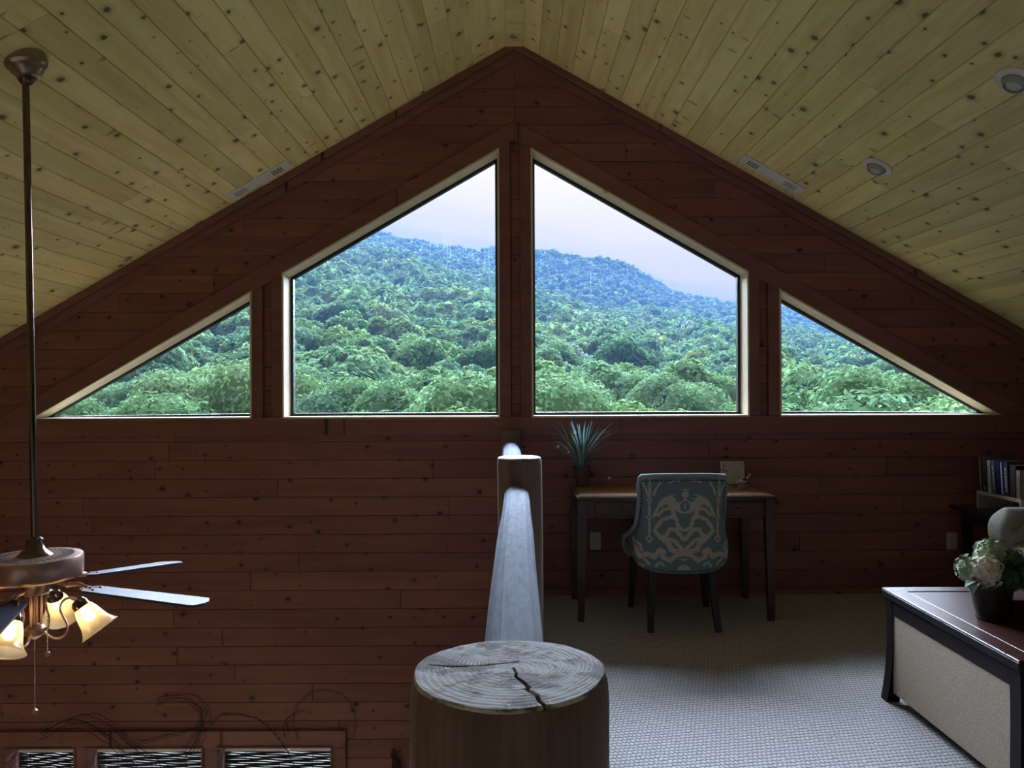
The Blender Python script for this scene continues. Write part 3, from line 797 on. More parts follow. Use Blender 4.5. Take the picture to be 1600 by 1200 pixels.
def crown_arrays(seed, rx, rz, nb, nleaf, lsize, droop=0.0, core=True):
    """leafy crown: sub-blobs spread over an ellipsoid, covered in small folded leaves; returns verts, quads"""
    r = np.random.default_rng(seed)
    blobs = []
    for i in range(nb):
        d = r.normal(size=3); d /= np.linalg.norm(d); d[2] = abs(d[2])*1.0-.25 if r.random() < .85 else d[2]
        k = r.uniform(.45, .80)
        c = np.array([d[0]*rx*k, d[1]*rx*k, d[2]*rz*k]); blobs.append((c, rx*r.uniform(.26, .42)))
    blobs.append((np.zeros(3), rx*.55))
    C = np.array([b[0] for b in blobs]); RR = np.array([b[1] for b in blobs])
    wgt = RR**2/np.sum(RR**2); bi = r.choice(len(blobs), size=nleaf*2, p=wgt)
    d = r.normal(size=(nleaf*2, 3)); d /= np.linalg.norm(d, axis=1)[:, None]
    P = C[bi] + d*RR[bi][:, None]*r.uniform(.86, 1.08, size=(nleaf*2, 1))
    # drop the ones buried in other blobs
    dist = np.linalg.norm(P[:, None, :]-C[None], axis=2)/RR[None]
    dist[np.arange(len(P)), bi] = 9
    keep = np.where((dist.min(axis=1) > .88))[0][:nleaf]
    P = P[keep]; d = d[keep]; n = len(P)
    nrm = d + r.normal(size=(n, 3))*.45 + np.array([0, 0, .35]); nrm /= np.linalg.norm(nrm, axis=1)[:, None]
    t = r.normal(size=(n, 3)); t[:, 2] -= droop; t -= nrm*np.sum(t*nrm, axis=1)[:, None]; t /= np.linalg.norm(t, axis=1)[:, None]
    b = np.cross(nrm, t); s = lsize*r.uniform(.6, 1.3, size=(n, 1))
    V = np.stack([P - t*s*.5, P + b*s*.30 + nrm*s*.08, P + t*s*.5 - nrm*s*.06, P - b*s*.30 + nrm*s*.08], axis=1).reshape(-1, 3)
    Q = np.arange(4*n).reshape(-1, 4)
    if core:
        # low-poly solid inside each blob keeps the crown opaque
        ib = MB()
        for c, rr_ in blobs: ib.ball(tuple(c), rr_*.82, 7, 5)
        cv = np.array(ib.v); cf = [f if len(f) == 4 else (f[0], f[1], f[2], f[2]) for f in ib.f]
        cf = [f for f in ib.f]
        return V, Q, cv, cf
    return V, Q, None, None

def crown_mesh(name, seed, rx, rz, nb, nleaf, lsize, droop, mat):
    V, Q, cv, cf = crown_arrays(seed, rx, rz, nb, nleaf, lsize, droop)
    me = bpy.data.meshes.new(name); F = [tuple(q) for q in Q.tolist()] + [tuple(i+len(V) for i in f) for f in cf]
    me.from_pydata(np.vstack([V, cv]).tolist(), [], F); me.materials.append(mat); me.update(); return me

NEARV = [crown_mesh('foliage', 11+i, 4.4, 4.6, 38, 26000, .25, .9, M['foliage']) for i in range(3)]
MIDV = [crown_mesh('foliage', 31+i, 4.6, 4.6, 30, 6500, .58, .3, M['foliage']) for i in range(4)]
def trunk_mesh():
    mb = MB(); mb.tube([(0,0,-11), (.1,.05,-6), (0,.1,-1.5), (.15,0,1)], [.34, .27, .20, .10], 7)
    for k in range(5):
        a = k*1.3; mb.tube([(0,.08,-2.5+k*.4), (1.2*math.cos(a), 1.2*math.sin(a), -1+k*.4), (2.4*math.cos(a), 2.4*math.sin(a), .3+k*.3)], [.12, .08, .04], 5)
    return mkmesh(mb, 'trunk', M['bark'])
TRK = trunk_mesh()
# tree positions on a jittered polar layout
trees = []
D = 19.0
while D < 900:
    step = 5.6 if D < 60 else (6.3 if D < 170 else (7.0 if D < 420 else 8.0))
    um = .78 if D < 200 else .62
    if 400 < D < 520: step = 9.5
    if D > 640: step = 12.0
    n = int(2*um*D/step)+1
    for i in range(n):
        u = -um + 2*um*(i+.5+rng.uniform(-.35, .35))/n; dd = D + rng.uniform(-.4, .4)*step
        trees.append((u*dd, dd))
    D += step
T = np.array(trees); TZ = canopy_z(T[:, 0], T[:, 1])
order = np.argsort(T[:, 1])
vis = [i for i in order if abs(T[i, 0]/T[i, 1]) < .70]
first = vis[:300]; fs = set(first)
trng = random.Random(5)
for i in first:
    x, y = T[i]; sc_ = trng.uniform(.80, 1.22); top = TZ[i] + trng.uniform(-1.5, 1.3)
    kind = y < 48
    root = bpy.data.objects.new('broadleaf_tree', None); COL.objects.link(root); root.empty_display_size = 1
    hz = sc_*trng.uniform(.9, 1.25)
    root.location = (x, y, top-4.6*hz); root.scale = (sc_, sc_, hz); root.rotation_euler = (0, 0, trng.uniform(0, 6.28))
    px_ = 800+1200*x/y; wn = ('left triangular window', 'big window left of the centre post', 'big window above the desk', 'right triangular window')[0 if px_ < 420 else 1 if px_ < 806 else 2 if px_ < 1194 else 3]
    if kind: tag(root, 'leafy tree closest to the house, low in the ' + wn, 'tree', 'nearest trees in the ' + wn)
    else: tag(root, 'green tree on the lower forest slope, in the ' + wn, 'tree', 'lower slope trees in the ' + wn)
    f = bpy.data.objects.new('foliage', trng.choice(NEARV if kind else MIDV)); COL.objects.link(f); f.parent = root
    t_ = bpy.data.objects.new('trunk', TRK); COL.objects.link(t_); t_.parent = root
# the rest of the forest: one object
def forest(name, idx, variants, label):
    Vs = []; Qs = []; tints = []; off = 0
    for i in idx:
        V, Q = variants[rng.integers(len(variants))]
        a = rng.uniform(0, 2*PI); s = rng.uniform(.8, 1.25); hz = s*rng.uniform(.9, 1.25)
        c, sn = math.cos(a), math.sin(a)
        W = np.empty_like(V); W[:, 0] = (V[:, 0]*c - V[:, 1]*sn)*s + T[i, 0]; W[:, 1] = (V[:, 0]*sn + V[:, 1]*c)*s + T[i, 1]
        W[:, 2] = V[:, 2]*hz + TZ[i] - 4.6*hz + rng.uniform(-1.6, 1.4)
        Vs.append(W); Qs.append(Q+off); off += len(V); tints.append(np.full(len(V), rng.random()))
    V = np.vstack(Vs).astype(np.float32); Q = np.vstack(Qs).astype(np.int32); tv = np.concatenate(tints).astype(np.float32)
    me = bpy.data.meshes.new(name); me.vertices.add(len(V)); me.vertices.foreach_set('co', V.ravel())
    me.loops.add(Q.size); me.loops.foreach_set('vertex_index', Q.ravel()); me.polygons.add(len(Q))
    me.polygons.foreach_set('loop_start', np.arange(0, Q.size, 4, dtype=np.int32))
    at = me.attributes.new('tint', 'FLOAT', 'POINT'); at.data.foreach_set('value', tv)
    me.materials.append(M['foliage_far']); me.update(calc_edges=True); me.validate()
    o = bpy.data.objects.new(name, me); COL.objects.link(o); tag(o, label, 'forest', kind='stuff'); return o
def quadcrown(seed, nb, nl, ls, nseg):
    V, Q, _, _ = crown_arrays(seed, 4.6, 4.6, nb, nl, ls, .2, core=False)
    # solid core as a quad sphere
    P = []; F = []; r = np.random.default_rng(seed+99)
    nu, nv = nseg, nseg//2
    for j in range(nv+1):
        t = PI*j/nv
        for k in range(nu):
            a = 2*PI*k/nu; q = .74*(1+.10*math.sin(3*a+seed)+.08*math.cos(5*t+seed))
            P.append((4.6*q*math.sin(t)*math.cos(a), 4.6*q*math.sin(t)*math.sin(a), 4.6*q*.95*math.cos(t)))
    for j in range(nv):
        for k in range(nu): F.append((j*nu+k, (j+1)*nu+k, (j+1)*nu+(k+1) % nu, j*nu+(k+1) % nu))
    return np.vstack([V, np.array(P)]), np.vstack([Q, np.array(F)+len(V)])
rest = [i for i in order if i not in fs and abs(T[i, 0]/T[i, 1]) < .66]
mids = [i for i in rest if T[i, 1] < 330]; fars = [i for i in rest if T[i, 1] >= 330]
forest('mid_forest', mids, [quadcrown(51+i, 22, 520, 1.35, 8) for i in range(5)], 'dense green forest canopy on the middle slope of the hill')
forest('ridge_forest', fars, [quadcrown(71+i, 14, 120, 2.3, 8) for i in range(4)], 'hazy blue-green forest canopy on the far ridge')
print('trees', len(T), 'mid', len(mids), 'far', len(fars))
# haze
# (a layer that hugs the forest, thinning towards the ridge)
hu = np.linspace(-1.0, 1.0, 61); hy = np.concatenate([np.linspace(16, 100, 16), np.linspace(120, 640, 40), [700, 780]])
def hz_top(u, y): return canopy_z(u*y, y) + np.interp(y, [16, 40, 330, 600, 640, 780], [10, 22, 26, 7, 5, 2])
TG = [[(u*y, y, float(hz_top(u, y))) for y in hy] for u in hu]; BG = [[(u*y, y, float(canopy_z(u*y, y))-40) for y in hy] for u in hu]
hb = MB(); hb.grid(TG); hb.grid(BG, flip=True)
hb.grid([TG[0], BG[0]], flip=False); hb.grid([TG[-1], BG[-1]], flip=True)
hb.grid([[g[0] for g in TG], [g[0] for g in BG]], flip=True); hb.grid([[g[-1] for g in TG], [g[-1] for g in BG]])
import bmesh
HB = hb.build('haze', None)
bm_ = bmesh.new(); bm_.from_mesh(HB.data); bmesh.ops.remove_doubles(bm_, verts=bm_.verts, dist=.001); bmesh.ops.recalc_face_normals(bm_, faces=bm_.faces); bm_.to_mesh(HB.data); bm_.free()
HB.data.materials.clear()
ht = NT('humid_blue_haze'); vsn = ht.n('ShaderNodeVolumeScatter'); vsn.inputs['Color'].default_value = (.20, .40, 1.0, 1)
vsn.inputs['Density'].default_value = .00046; vsn.inputs['Anisotropy'].default_value = 0.0
vab = ht.n('ShaderNodeVolumeAbsorption'); vab.inputs['Color'].default_value = (.15, .25, .55, 1); vab.inputs['Density'].default_value = .0011
vad = ht.n('ShaderNodeAddShader'); ht.l(vsn.outputs[0], vad.inputs[0]); ht.l(vab.outputs[0], vad.inputs[1])
ht.l(vad.outputs[0], ht.out.inputs['Volume']); HB.data.materials.append(ht.m)
tag(HB, 'thin blue haze over the forest valley', 'haze', kind='stuff')

# ------------------------------------------------------------------ log railing
rl = thing('log_railing', (0, 0, 0), 'peeled log railing with thick round posts along the loft edge', 'railing')
def log_post(x, y, ztop, rad, seed, zbot=0.0, half=False, n=72):
    r = random.Random(seed); ph = [r.uniform(0, 6.28) for _ in range(4)]
    def rr(a, z): return rad*(1 + .022*math.sin(2*a+ph[0]) + .014*math.sin(3*a+ph[1]+z*.8) + .008*math.sin(7*a+ph[2]+z*2))
    def drift(z): return (.010*math.sin((ztop-z)*1.7+ph[3])-.010*math.sin(ph[3]), 0)
    mb = MB(); zs = [zbot] + [zbot + (ztop-zbot)*k/10 for k in range(1, 10)] + [ztop-.03, ztop-.012, ztop-.004]
    G = []
    for z in zs:
        dx, dy = drift(z); k = 1.0 if z < ztop-.013 else (.985 if z < ztop-.006 else .962)
        G.append([(x+dx+rr(2*PI*i/n, z)*k*math.cos(2*PI*i/n), y+dy+rr(2*PI*i/n, z)*k*math.sin(2*PI*i/n), z) for i in range(n)])
    G = [row+[row[0]] for row in G]
    mb.grid(G, flip=True)
    p = mb.build('post', M['postside'], None, smooth='all', org=(x, y, ztop)); p.parent = rl; p.location = (x, y, ztop); ORIG[p.name] = Vector((x, y, ztop))
    # end grain with relief and a check
    crack = [(.004, .006), (.007, -.008), (.006, -.016), (.013, -.030), (.019, -.044), (.017, -.050), (.026, -.064), (.028, -.078), (.036, -.096)]
    def segd(px_, py_):
        best = 9
        for (a, b), (c, d) in zip(crack, crack[1:]):
            vx, vy = c-a, d-b; t = max(0, min(1, ((px_-a)*vx+(py_-b)*vy)/(vx*vx+vy*vy))); best = min(best, math.hypot(px_-a-vx*t, py_-b-vy*t))
        return best
    big = rad > .09 and y < 2
    nr = 110 if big else 20; na = 480 if big else 72
    mt = MB(); P = [(x, y, ztop)]; F = []; CK = [0.0]
    for j in range(1, nr+1):
        q = j/nr
        for i in range(na):
            a = 2*PI*i/na; R_ = rr(a, ztop)*.962*q; lx, ly = R_*math.cos(a), R_*math.sin(a)
            h = .0001*math.sin(R_*900) + .0003*math.sin(lx*140+ly*60)*math.sin(ly*170)
            CK.append(0.0)
            if big:
                g_ = math.exp(-(segd(lx, ly)/(.0006+.0007*min(1, max(0, -ly)/.05)*(1-.5*max(0, -ly-.05)/.045)))**2); h -= .010*g_; CK[-1] = g_
                h -= .0008*math.exp(-((ly-.022-.01*math.sin(lx*30))/.0014)**2)*(1 if -.085 < lx < .01 else 0)
            if j == nr: h = -.004
            P.append((x+lx, y+ly, ztop+h))
    for i in range(na):
        i2 = (i+1) % na; F.append((0, 1+i, 1+i2))
        for j in range(nr-1): F.append((1+j*na+i, 1+(j+1)*na+i, 1+(j+1)*na+i2, 1+j*na+i2))
    mt.add(P, F); e = mt.build('end_grain', M['endgrain'], p, smooth='all'); e['label'] = 'weathered grey end grain with growth rings'
    ca_ = e.data.attributes.new('check', 'FLOAT', 'POINT'); ca_.data.foreach_set('value', CK)
    return p
PZ1 = EYE-.290; PZ2 = EYE-.308
log_post(-.004, .790, PZ1, .1005, 1)
log_post(.030, 3.43, PZ2, .1005, 2)
def log_rail(y0, y1, x0, x1, ztop, r0, r1, seed, name='top_rail', mat='rail', nf=13, ns=26):
    r = random.Random(seed); angs = sorted([2*PI*(k+r.uniform(-.28, .28))/nf for k in range(nf)]); G = []
    for j in range(ns+1):
        t = j/ns; y_ = y0+(y1-y0)*t; rad = r0+(r1-r0)*t; cx = x0+(x1-x0)*t + .004*math.sin(t*5+seed); cz = ztop - rad + .003*math.sin(t*7+seed)
        row = []
        for k, a in enumerate(angs):
            q = rad*(1+.018*math.sin(t*9+k*2.1+seed)+.012*math.sin(t*21+k*1.3)); row.append((cx+q*math.cos(a), y_, cz+q*math.sin(a)))
        G.append(row+[row[0]])
    mb = MB(); mb.grid(G); mb.add(G[0][:-1], [tuple(range(nf))]); mb.add(G[-1][:-1], [tuple(range(nf))[::-1]])
    o = mb.build(name, M[mat], None, org=(x0, y0, ztop)); o.parent = rl; o.location = (x0, y0, ztop); ORIG[o.name] = Vector((x0, y0, ztop)); return o
log_rail(.80, 3.37, .002, .014, EYE-.420, .058, .056, 3)
log_rail(3.50, 5.22, .005, -.010, EYE-.352, .056, .058, 5)
log_rail(.86, 3.35, .004, .014, .16, .045, .045, 6, 'bottom_rail'); log_rail(3.50, 5.22, .01, -.01, .16, .045, .045, 8, 'bottom_rail')
for k, y_ in enumerate([1.15+.27*i for i in range(9)] + [3.75+.27*i for i in range(6)]):
    zt = (EYE-.50) if y_ < 3.4 else EYE-.44
    MB().tube([(.008, y_, .13), (.010, y_, .5), (.006, y_, zt)], [.026, .029, .026], 9).build('baluster', M['rail'], rl, smooth=True)
# half post on the wall, flat-topped
hp = at_y(797.5, 672, WY-.05); r_ = .076; P = []
mb = MB(); zt = hp.z; G = []
for z in (0.0, zt-.01, zt):
    G.append([(hp.x+r_*math.cos(PI+PI*i/16), WY-.002+.085*math.sin(PI+PI*i/16), z) for i in range(17)])
mb.grid(G); mb.add(G[-1], [tuple(range(17))]); mb.add(G[0], [tuple(range(17))[::-1]])
mb.add([G[0][0], G[0][-1], G[-1][-1], G[-1][0]], [(0,3,2,1)])
p = mb.build('wall_half_post', M['postside'], rl, smooth=True)

# ------------------------------------------------------------------ writing desk
DX0, DX1, DY0, DY1, DZ = .385, 1.592, 4.63, 5.205, .761
dk = thing('writing_desk', ((DX0+DX1)/2, (DY0+DY1)/2, 0), 'dark wooden writing desk with amber top under the window', 'desk')
MB().box(((DX0+DX1)/2, (DY0+DY1)/2, DZ-.014), (DX1-DX0, DY1-DY0, .020), bev=.005).build('desk_top_edge', M['deskleg'], dk)
MB().box(((DX0+DX1)/2, (DY0+DY1)/2, DZ-.002), (DX1-DX0-.05, DY1-DY0-.05, .006), bev=.002).build('desk_top_panel', M['desktop'], dk)
ap = .115; ai = .035
for nm, c, d in (('apron', ((DX0+DX1)/2, DY0+ai, DZ-.024-ap/2), (DX1-DX0-.10, .02, ap)), ('apron', ((DX0+DX1)/2, DY1-ai, DZ-.024-ap/2), (DX1-DX0-.10, .02, ap)),
                 ('apron', (DX0+ai, (DY0+DY1)/2, DZ-.024-ap/2), (.02, DY1-DY0-.10, ap)), ('apron', (DX1-ai, (DY0+DY1)/2, DZ-.024-ap/2), (.02, DY1-DY0-.10, ap))):
    MB().box(c, d, bev=.002).build(nm, M['deskleg'], dk)
for (x, y) in ((DX0+.035, DY0+.035), (DX1-.035, DY0+.035), (DX0+.035, DY1-.035), (DX1-.035, DY1-.035)):
    sx_ = 1 if x > 1 else -1
    mb = MB(); mb.box((x, y, DZ-.024-ap/2), (.058, .058, ap), bev=.002)
    mb.bar((x, y, DZ-.024-ap), (x+sx_*.008, y, 0), .058, .058, tap=.64, upv=(0,1,0)); mb.build('leg', M['deskleg'], dk)
for k in range(3):
    xc = DX0+.085+.19 + k*.352; dr = MB().box((xc, DY0+.022, DZ-.024-ap/2), (.325, .012, ap-.03), bev=.004).build('drawer', M['deskleg'], dk)
    MB().lathe([(.005, 0), (.006, .012), (.013, .018), (.012, .026), (.005, .029)], (xc, DY0+.017, DZ-.024-ap/2), 12, (0,-1,0)).build('knob', M['knob'], dr, smooth=True)

# ------------------------------------------------------------------ upholstered chair (back to the viewer)
def ikat(u, v):
    """0/1 print; u = signed half-width units, v = 0 bottom .. 1 top"""
    x = 405-np.abs(u)*268; y = 745-v*630
    m_ = np.zeros_like(x)
    def stroke(pts, wd, val):
        best = np.full_like(x, 1e9)
        for (a, b), (c, d) in zip(pts, pts[1:]):
            vx, vy = c-a, d-b; t = np.clip(((x-a)*vx+(y-b)*vy)/(vx*vx+vy*vy), 0, 1); best = np.minimum(best, np.hypot(x-a-vx*t, y-b-vy*t))
        m_[best < wd*.66] = val
    def poly(pts, val):
        ins = np.zeros(x.shape, bool); n = len(pts)
        for i in range(n):
            (a, b), (c, d) = pts[i], pts[(i+1) % n]
            if b == d: continue
            cr = ((b > y) != (d > y)) & (x < (c-a)*(y-b)/(d-b)+a); ins ^= cr
        m_[ins] = val
    poly([(238,335), (250,290), (275,258), (310,238), (350,228), (385,236), (396,205), (380,198), (406,190), (406,352), (385,352), (350,335), (322,318), (300,296), (270,300)], 1)
    stroke([(345,245), (372,240), (386,258), (372,272), (356,264)], 15, 0); stroke([(385,300), (395,285), (412,278)], 15, 0); stroke([(385,300), (390,328), (412,338)], 15, 0)
    stroke([(228,372), (248,318), (280,292)], 14, 1); stroke([(250,368), (285,325), (318,322)], 14, 1)
    stroke([(240,448), (275,395), (330,372), (352,390)], 17, 1); stroke([(330,330), (352,385), (368,440), (398,462)], 17, 1)
    stroke([(232,470), (262,505), (296,500), (320,455), (352,458), (378,490), (400,520)], 19, 1)
    stroke([(262,505), (310,545), (330,590), (405,612)], 26, 1); stroke([(318,520), (345,530), (405,600)], 18, 1); stroke([(300,520), (318,545)], 16, 1)
    stroke([(200,140), (203,540)], 10, 1)
    for yy, r_ in ((180, 15), (270, 17), (385, 17), (525, 24)):
        poly([(201, yy-r_*1.6), (201-r_, yy), (201, yy+r_*1.1), (201+r_, yy)], 1); poly([(201, yy-r_*.7), (201-r_*.45, yy), (201, yy+r_*.5), (201+r_*.45, yy)], 0)
    stroke([(160,165), (180,200), (192,245)], 9, 1); stroke([(262,150), (238,190), (222,235)], 10, 1); stroke([(310,155), (340,142), (375,140)], 10, 1)
    stroke([(95,545), (118,575), (150,640), (190,618), (232,640), (262,590), (284,600), (280,640), (320,660), (370,620), (406,612)], 22, 1)
    stroke([(125,545), (150,560), (160,600)], 12, 1); stroke([(240,700), (262,670), (285,690)], 12, 1); stroke([(95,640), (130,690), (170,700)], 13, 1)
    poly([(362,722), (380,692), (406,684), (406,722)], 1); stroke([(385,650), (406,656)], 8, 1); stroke([(175,655), (205,690)], 12, 1)
    return m_
CHX, CHY = .992, 4.455     # chair: middle of the back, floor reference
ch = thing('upholstered_chair', (CHX, CHY+.25, 0), 'armless upholstered chair with grey-blue ikat print back, at the desk', 'chair')
ZB, ZTc = .335, .905
def back_half(z):
    t = (z-ZB)/(ZTc-ZB)
    return np.interp(t, [0, .05, .15, .3, .5, .75, .93, 1.0], [.232, .262, .280, .276, .250, .242, .250, .243])
def back_wrap(z):      # how far the shell runs forward at the sides
    t = (z-ZB)/(ZTc-ZB); return np.interp(t, [0, .20, .27, .34, .45, .65, 1.0], [.43, .43, .40, .24, .13, .075, .050])
def shell(fr, z, off=0.0):
    """fr in -1..1 across; U-shaped plan, off = inward offset"""
    W_ = back_half(z)-off; F_ = back_wrap(z); lean = -.055*max(0, (z-ZB)/(ZTc-ZB))**1.3
    a = abs(fr); sg = 1 if fr >= 0 else -1; k = .62
    if a < k: q = a/k; x = W_*math.sin(q*PI/2)**.92*.985 if q > 0 else 0; y = .075*(1-math.cos(q*PI/2))*1.0
    else: q = (a-k)/(1-k); x = W_*(.985+.015*q); y = .075 + max(F_-.075, .0)*q
    if F_ < .075: y = min(y, .075)*F_/.075
    return Vector((CHX+sg*x, CHY + y + lean + off, z))
NU, NV = 140, 120
zs = [ZB + (ZTc-ZB)*j/NV for j in range(NV+1)]
mb = MB(); G = []
for i in range(NU+1):
    fr = -1+2*i/NU; col = []
    for z in zs:
        p = shell(fr, z); dz = 0
        # rounded lower corners and a slightly bowed top
        if z < ZB+.06: dz = .035*(abs(p.x-CHX)/.28)**3*(1-(z-ZB)/.06)
        if z > ZTc-.05: dz = -.012*(abs(p.x-CHX)/.25)**4
        col.append((p.x, p.y, p.z+dz))
    G.append(col)
mb.grid(G, flip=True)
bk = mb.build('backrest', M['print'], ch, smooth='all')
co = np.array(mb.v); hw = np.array([back_half(z) for z in co[:, 2]])
u_ = np.clip((co[:, 0]-CHX)/.262, -1.25, 1.25); yy_ = co[:, 1]-CHY
u_ = u_ + np.sign(u_)*np.maximum(yy_-.09, 0)*2.2
pr = ikat(u_, (co[:, 2]-ZB)/(ZTc-ZB))
at_ = bk.data.attributes.new('print', 'FLOAT', 'POINT'); at_.data.foreach_set('value', pr.astype(np.float32))
# inner face, rim
mb = MB(); G2 = [[tuple(shell(-1+2*i/40, z, .062)) for z in np.linspace(.42, ZTc-.012, 24)] for i in range(41)]
mb.grid(G2); mb.build('inner_back', M['piping'], ch, smooth='all')
rim = []
L = [G[0][j] for j in range(NV+1)]; Rr = [G[-1][j] for j in range(NV, -1, -1)]; Tp = [G[i][NV] for i in range(0, NU+1, 2)]
path = L[::4] + Tp[1:-1] + Rr[::4]
path2 = [Vector(p) + Vector((0, .020, -.003)) for p in path]
MB().tube(path2, .020, 10).build('top_roll', M['piping'], ch, smooth='all')
# nailheads along the rim and the bottom hem
mb = MB()
def studs(pts, gap):
    acc = 0
    for a, b in zip(pts, pts[1:]):
        d = (Vector(b)-Vector(a)).length; acc += d
        if acc >= gap: acc = 0; mb.ball((b[0], b[1]-.002, b[2]), .0048, 6, 4)
fine = 1
topp = [(p[0]*.965+CHX*.035, p[1]-.003, p[2]-.022) for p in [G[i][NV] for i in range(8, NU-7)]]
studs(topp, .0155)
for ii in (26, NU-26):
    studs([(G[ii][j][0]+(.006 if ii < 50 else -.006)*0, G[ii][j][1]-.001, G[ii][j][2]) for j in range(NV-4, 30, -1)], .0155) if False else None
side = []
for s_ in (0, NU):
    pts = []
    for j in range(NV-4, 22, -1):
        a = Vector(G[s_][j]); k = 9 if s_ == 0 else NU-9; b = Vector(G[k][j]); pts.append(tuple(a.lerp(b, .55)+Vector((0, -.004, 0))))
    studs(pts, .0155)
studs([(p[0], p[1]-.002, p[2]+.014) for p in [G[i][0] for i in range(0, NU+1)]], .0155)
o = mb.build('nailhead_trim', M['studs'], ch, smooth='all'); o['label'] = 'row of small dark nailheads'
# seat
mb = MB(); mb.box((CHX, CHY+.295, .405), (.500, .46, .115), bev=.025); mb.build('seat_base', M['print'], ch)
mb = MB(); mb.box((CHX, CHY+.30, .475), (.485, .44, .07), bev=.03); mb.build('seat_cushion', M['piping'], ch, smooth=True)
for (x, y, xb, yb) in ((-.172, .06, -.198, -.015), (.168, .06, .195, -.015), (-.215, .47, -.232, .515), (.215, .47, .255, .515)):
    mb = MB(); mb.bar((CHX+x, CHY+y, .37), (CHX+(x+xb)/2-.0*x, CHY+(y*.6+yb*.4), .18), .046, .046, tap=.86, upv=(0,1,0))
    mb.bar((CHX+(x+xb)/2, CHY+(y*.6+yb*.4), .18), (CHX+xb, CHY+yb, 0), .0396, .0396, tap=.80, upv=(0,1,0)); mb.build('leg', M['black'], ch)

# ------------------------------------------------------------------ things on the desk
# potted grass
pc = at_z(909, 758, DZ+.001); pc.y = 5.10; pc.x = (909-800)/1200*5.10
pg = thing('potted_grass_plant', (pc.x, pc.y, DZ+.001), 'small artificial grass plant with white buds in a red-brown pot on the desk', 'plant')
MB().lathe([(.036, 0), (.040, .01), (.047, .09), (.052, .118), (.055, .120), (.055, .136), (.049, .136), (.046, .120), (.0, .118)], (pc.x, pc.y, DZ+.001), 24, cap1=False).build('pot', M['pot'], pg, smooth=True)
def mat_grass():
    t = NT('blue_green_grass_blade'); tcn = t.n('ShaderNodeTexCoord'); sp = t.n('ShaderNodeSeparateXYZ'); t.l(tcn.outputs['Object'], sp.inputs[0])
    ge = t.n('ShaderNodeNewGeometry'); c = t.mix(ge.outputs['Random Per Island'], (.15, .34, .26), (.32, .48, .54)); c = t.mix(t.math('MULTIPLY', t.math('GREATER_THAN', ge.outputs['Random Per Island'], .86), .8), c, (.55, .58, .52))
    df = t.n('ShaderNodeBsdfDiffuse'); tl = t.n('ShaderNodeBsdfTranslucent'); t.l(c, df.inputs[0]); t.l(c, tl.inputs[0]); m_ = t.n('ShaderNodeMixShader'); m_.inputs[0].default_value = .35
    t.l(df.outputs[0], m_.inputs[1]); t.l(tl.outputs[0], m_.inputs[2]); t.l(m_.outputs[0], t.out.inputs[0]); return t.m
M['grass'] = mat_grass()
gr = random.Random(9)
def blade(mb, base, tip, mid, wd):
    base, tip, mid = Vector(base), Vector(tip), Vector(mid); pts = []
    for k in range(8):
        t = k/7; pts.append(base*(1-t)**2 + mid*2*t*(1-t) + tip*t*t)
    side_ = Vector((-(tip.y-base.y), tip.x-base.x, 0)); side_ = side_.normalized() if side_.length > 1e-4 else Vector((1,0,0))
    side_ = (side_ + Vector((gr.uniform(-.6,.6), 0, 0))).normalized(); G_ = []
    for k, p in enumerate(pts):
        q = wd*(1-(k/7)**1.6)+.0004; G_.append([tuple(p-side_*q), tuple(p+Vector((0,0,-q*.5))), tuple(p+side_*q)])
    mb.grid(G_)
z0 = DZ+.125
for k in range(150):
    a = gr.uniform(0, 2*PI); rr_ = gr.uniform(0, .035); h = gr.uniform(.14, .32); sp_ = gr.uniform(.02, .17)*(1.25-h*1.6)*1.5
    b = (pc.x+rr_*math.cos(a), pc.y+rr_*math.sin(a)*.8, z0); tip = (b[0]+sp_*math.cos(a), b[1]+min(sp_*math.sin(a), .09), z0+h)
    mid = (b[0]+sp_*.25*math.cos(a), b[1]+sp_*.25*math.sin(a), z0+h*.62)
    m_ = MB(); blade(m_, b, tip, mid, gr.uniform(.0018, .0032)); m_.build('grass_blade', M['grass'], pg)
buds = [(872, 698), (890, 707), (898, 677), (952, 747)]
arch = [(868, 718, 876, 694), (872, 733, 886, 714), (891, 733, 890, 718), (922, 740, 917, 716), (955, 745, 934, 700), (969, 703, 940, 688), (951, 675, 935, 684), (946, 676, 930, 680), (876, 657, 890, 690)]
for (tx, ty, mx_, my_) in arch:
    y_ = pc.y-.03; b = (pc.x+gr.uniform(-.02, .02), pc.y-.015, z0); m_ = MB(); blade(m_, b, at_y(tx, ty, y_), at_y(2*mx_-.5*tx-.5*910, 2*my_-.5*ty-.5*724, y_), .0034); m_.build('grass_blade', M['leafp2'], pg)
for (bx, by) in buds:
    c = at_y(bx, by, pc.y-.03); m_ = MB()
    for q in range(6): m_.ball((c.x+gr.uniform(-.006, .006), c.y+gr.uniform(-.006, .006), c.z+gr.uniform(-.006, .006)), .0065, 7, 5)
    m_.build('white_bud', M['birdw'], pg, smooth='all')
    m_ = MB(); blade(m_, (pc.x, pc.y-.015, z0), c, (c*.5+Vector((pc.x, pc.y-.015, z0))*.5)+Vector((0,0,.05)), .0016); m_.build('bud_stem', M['grass'], pg)

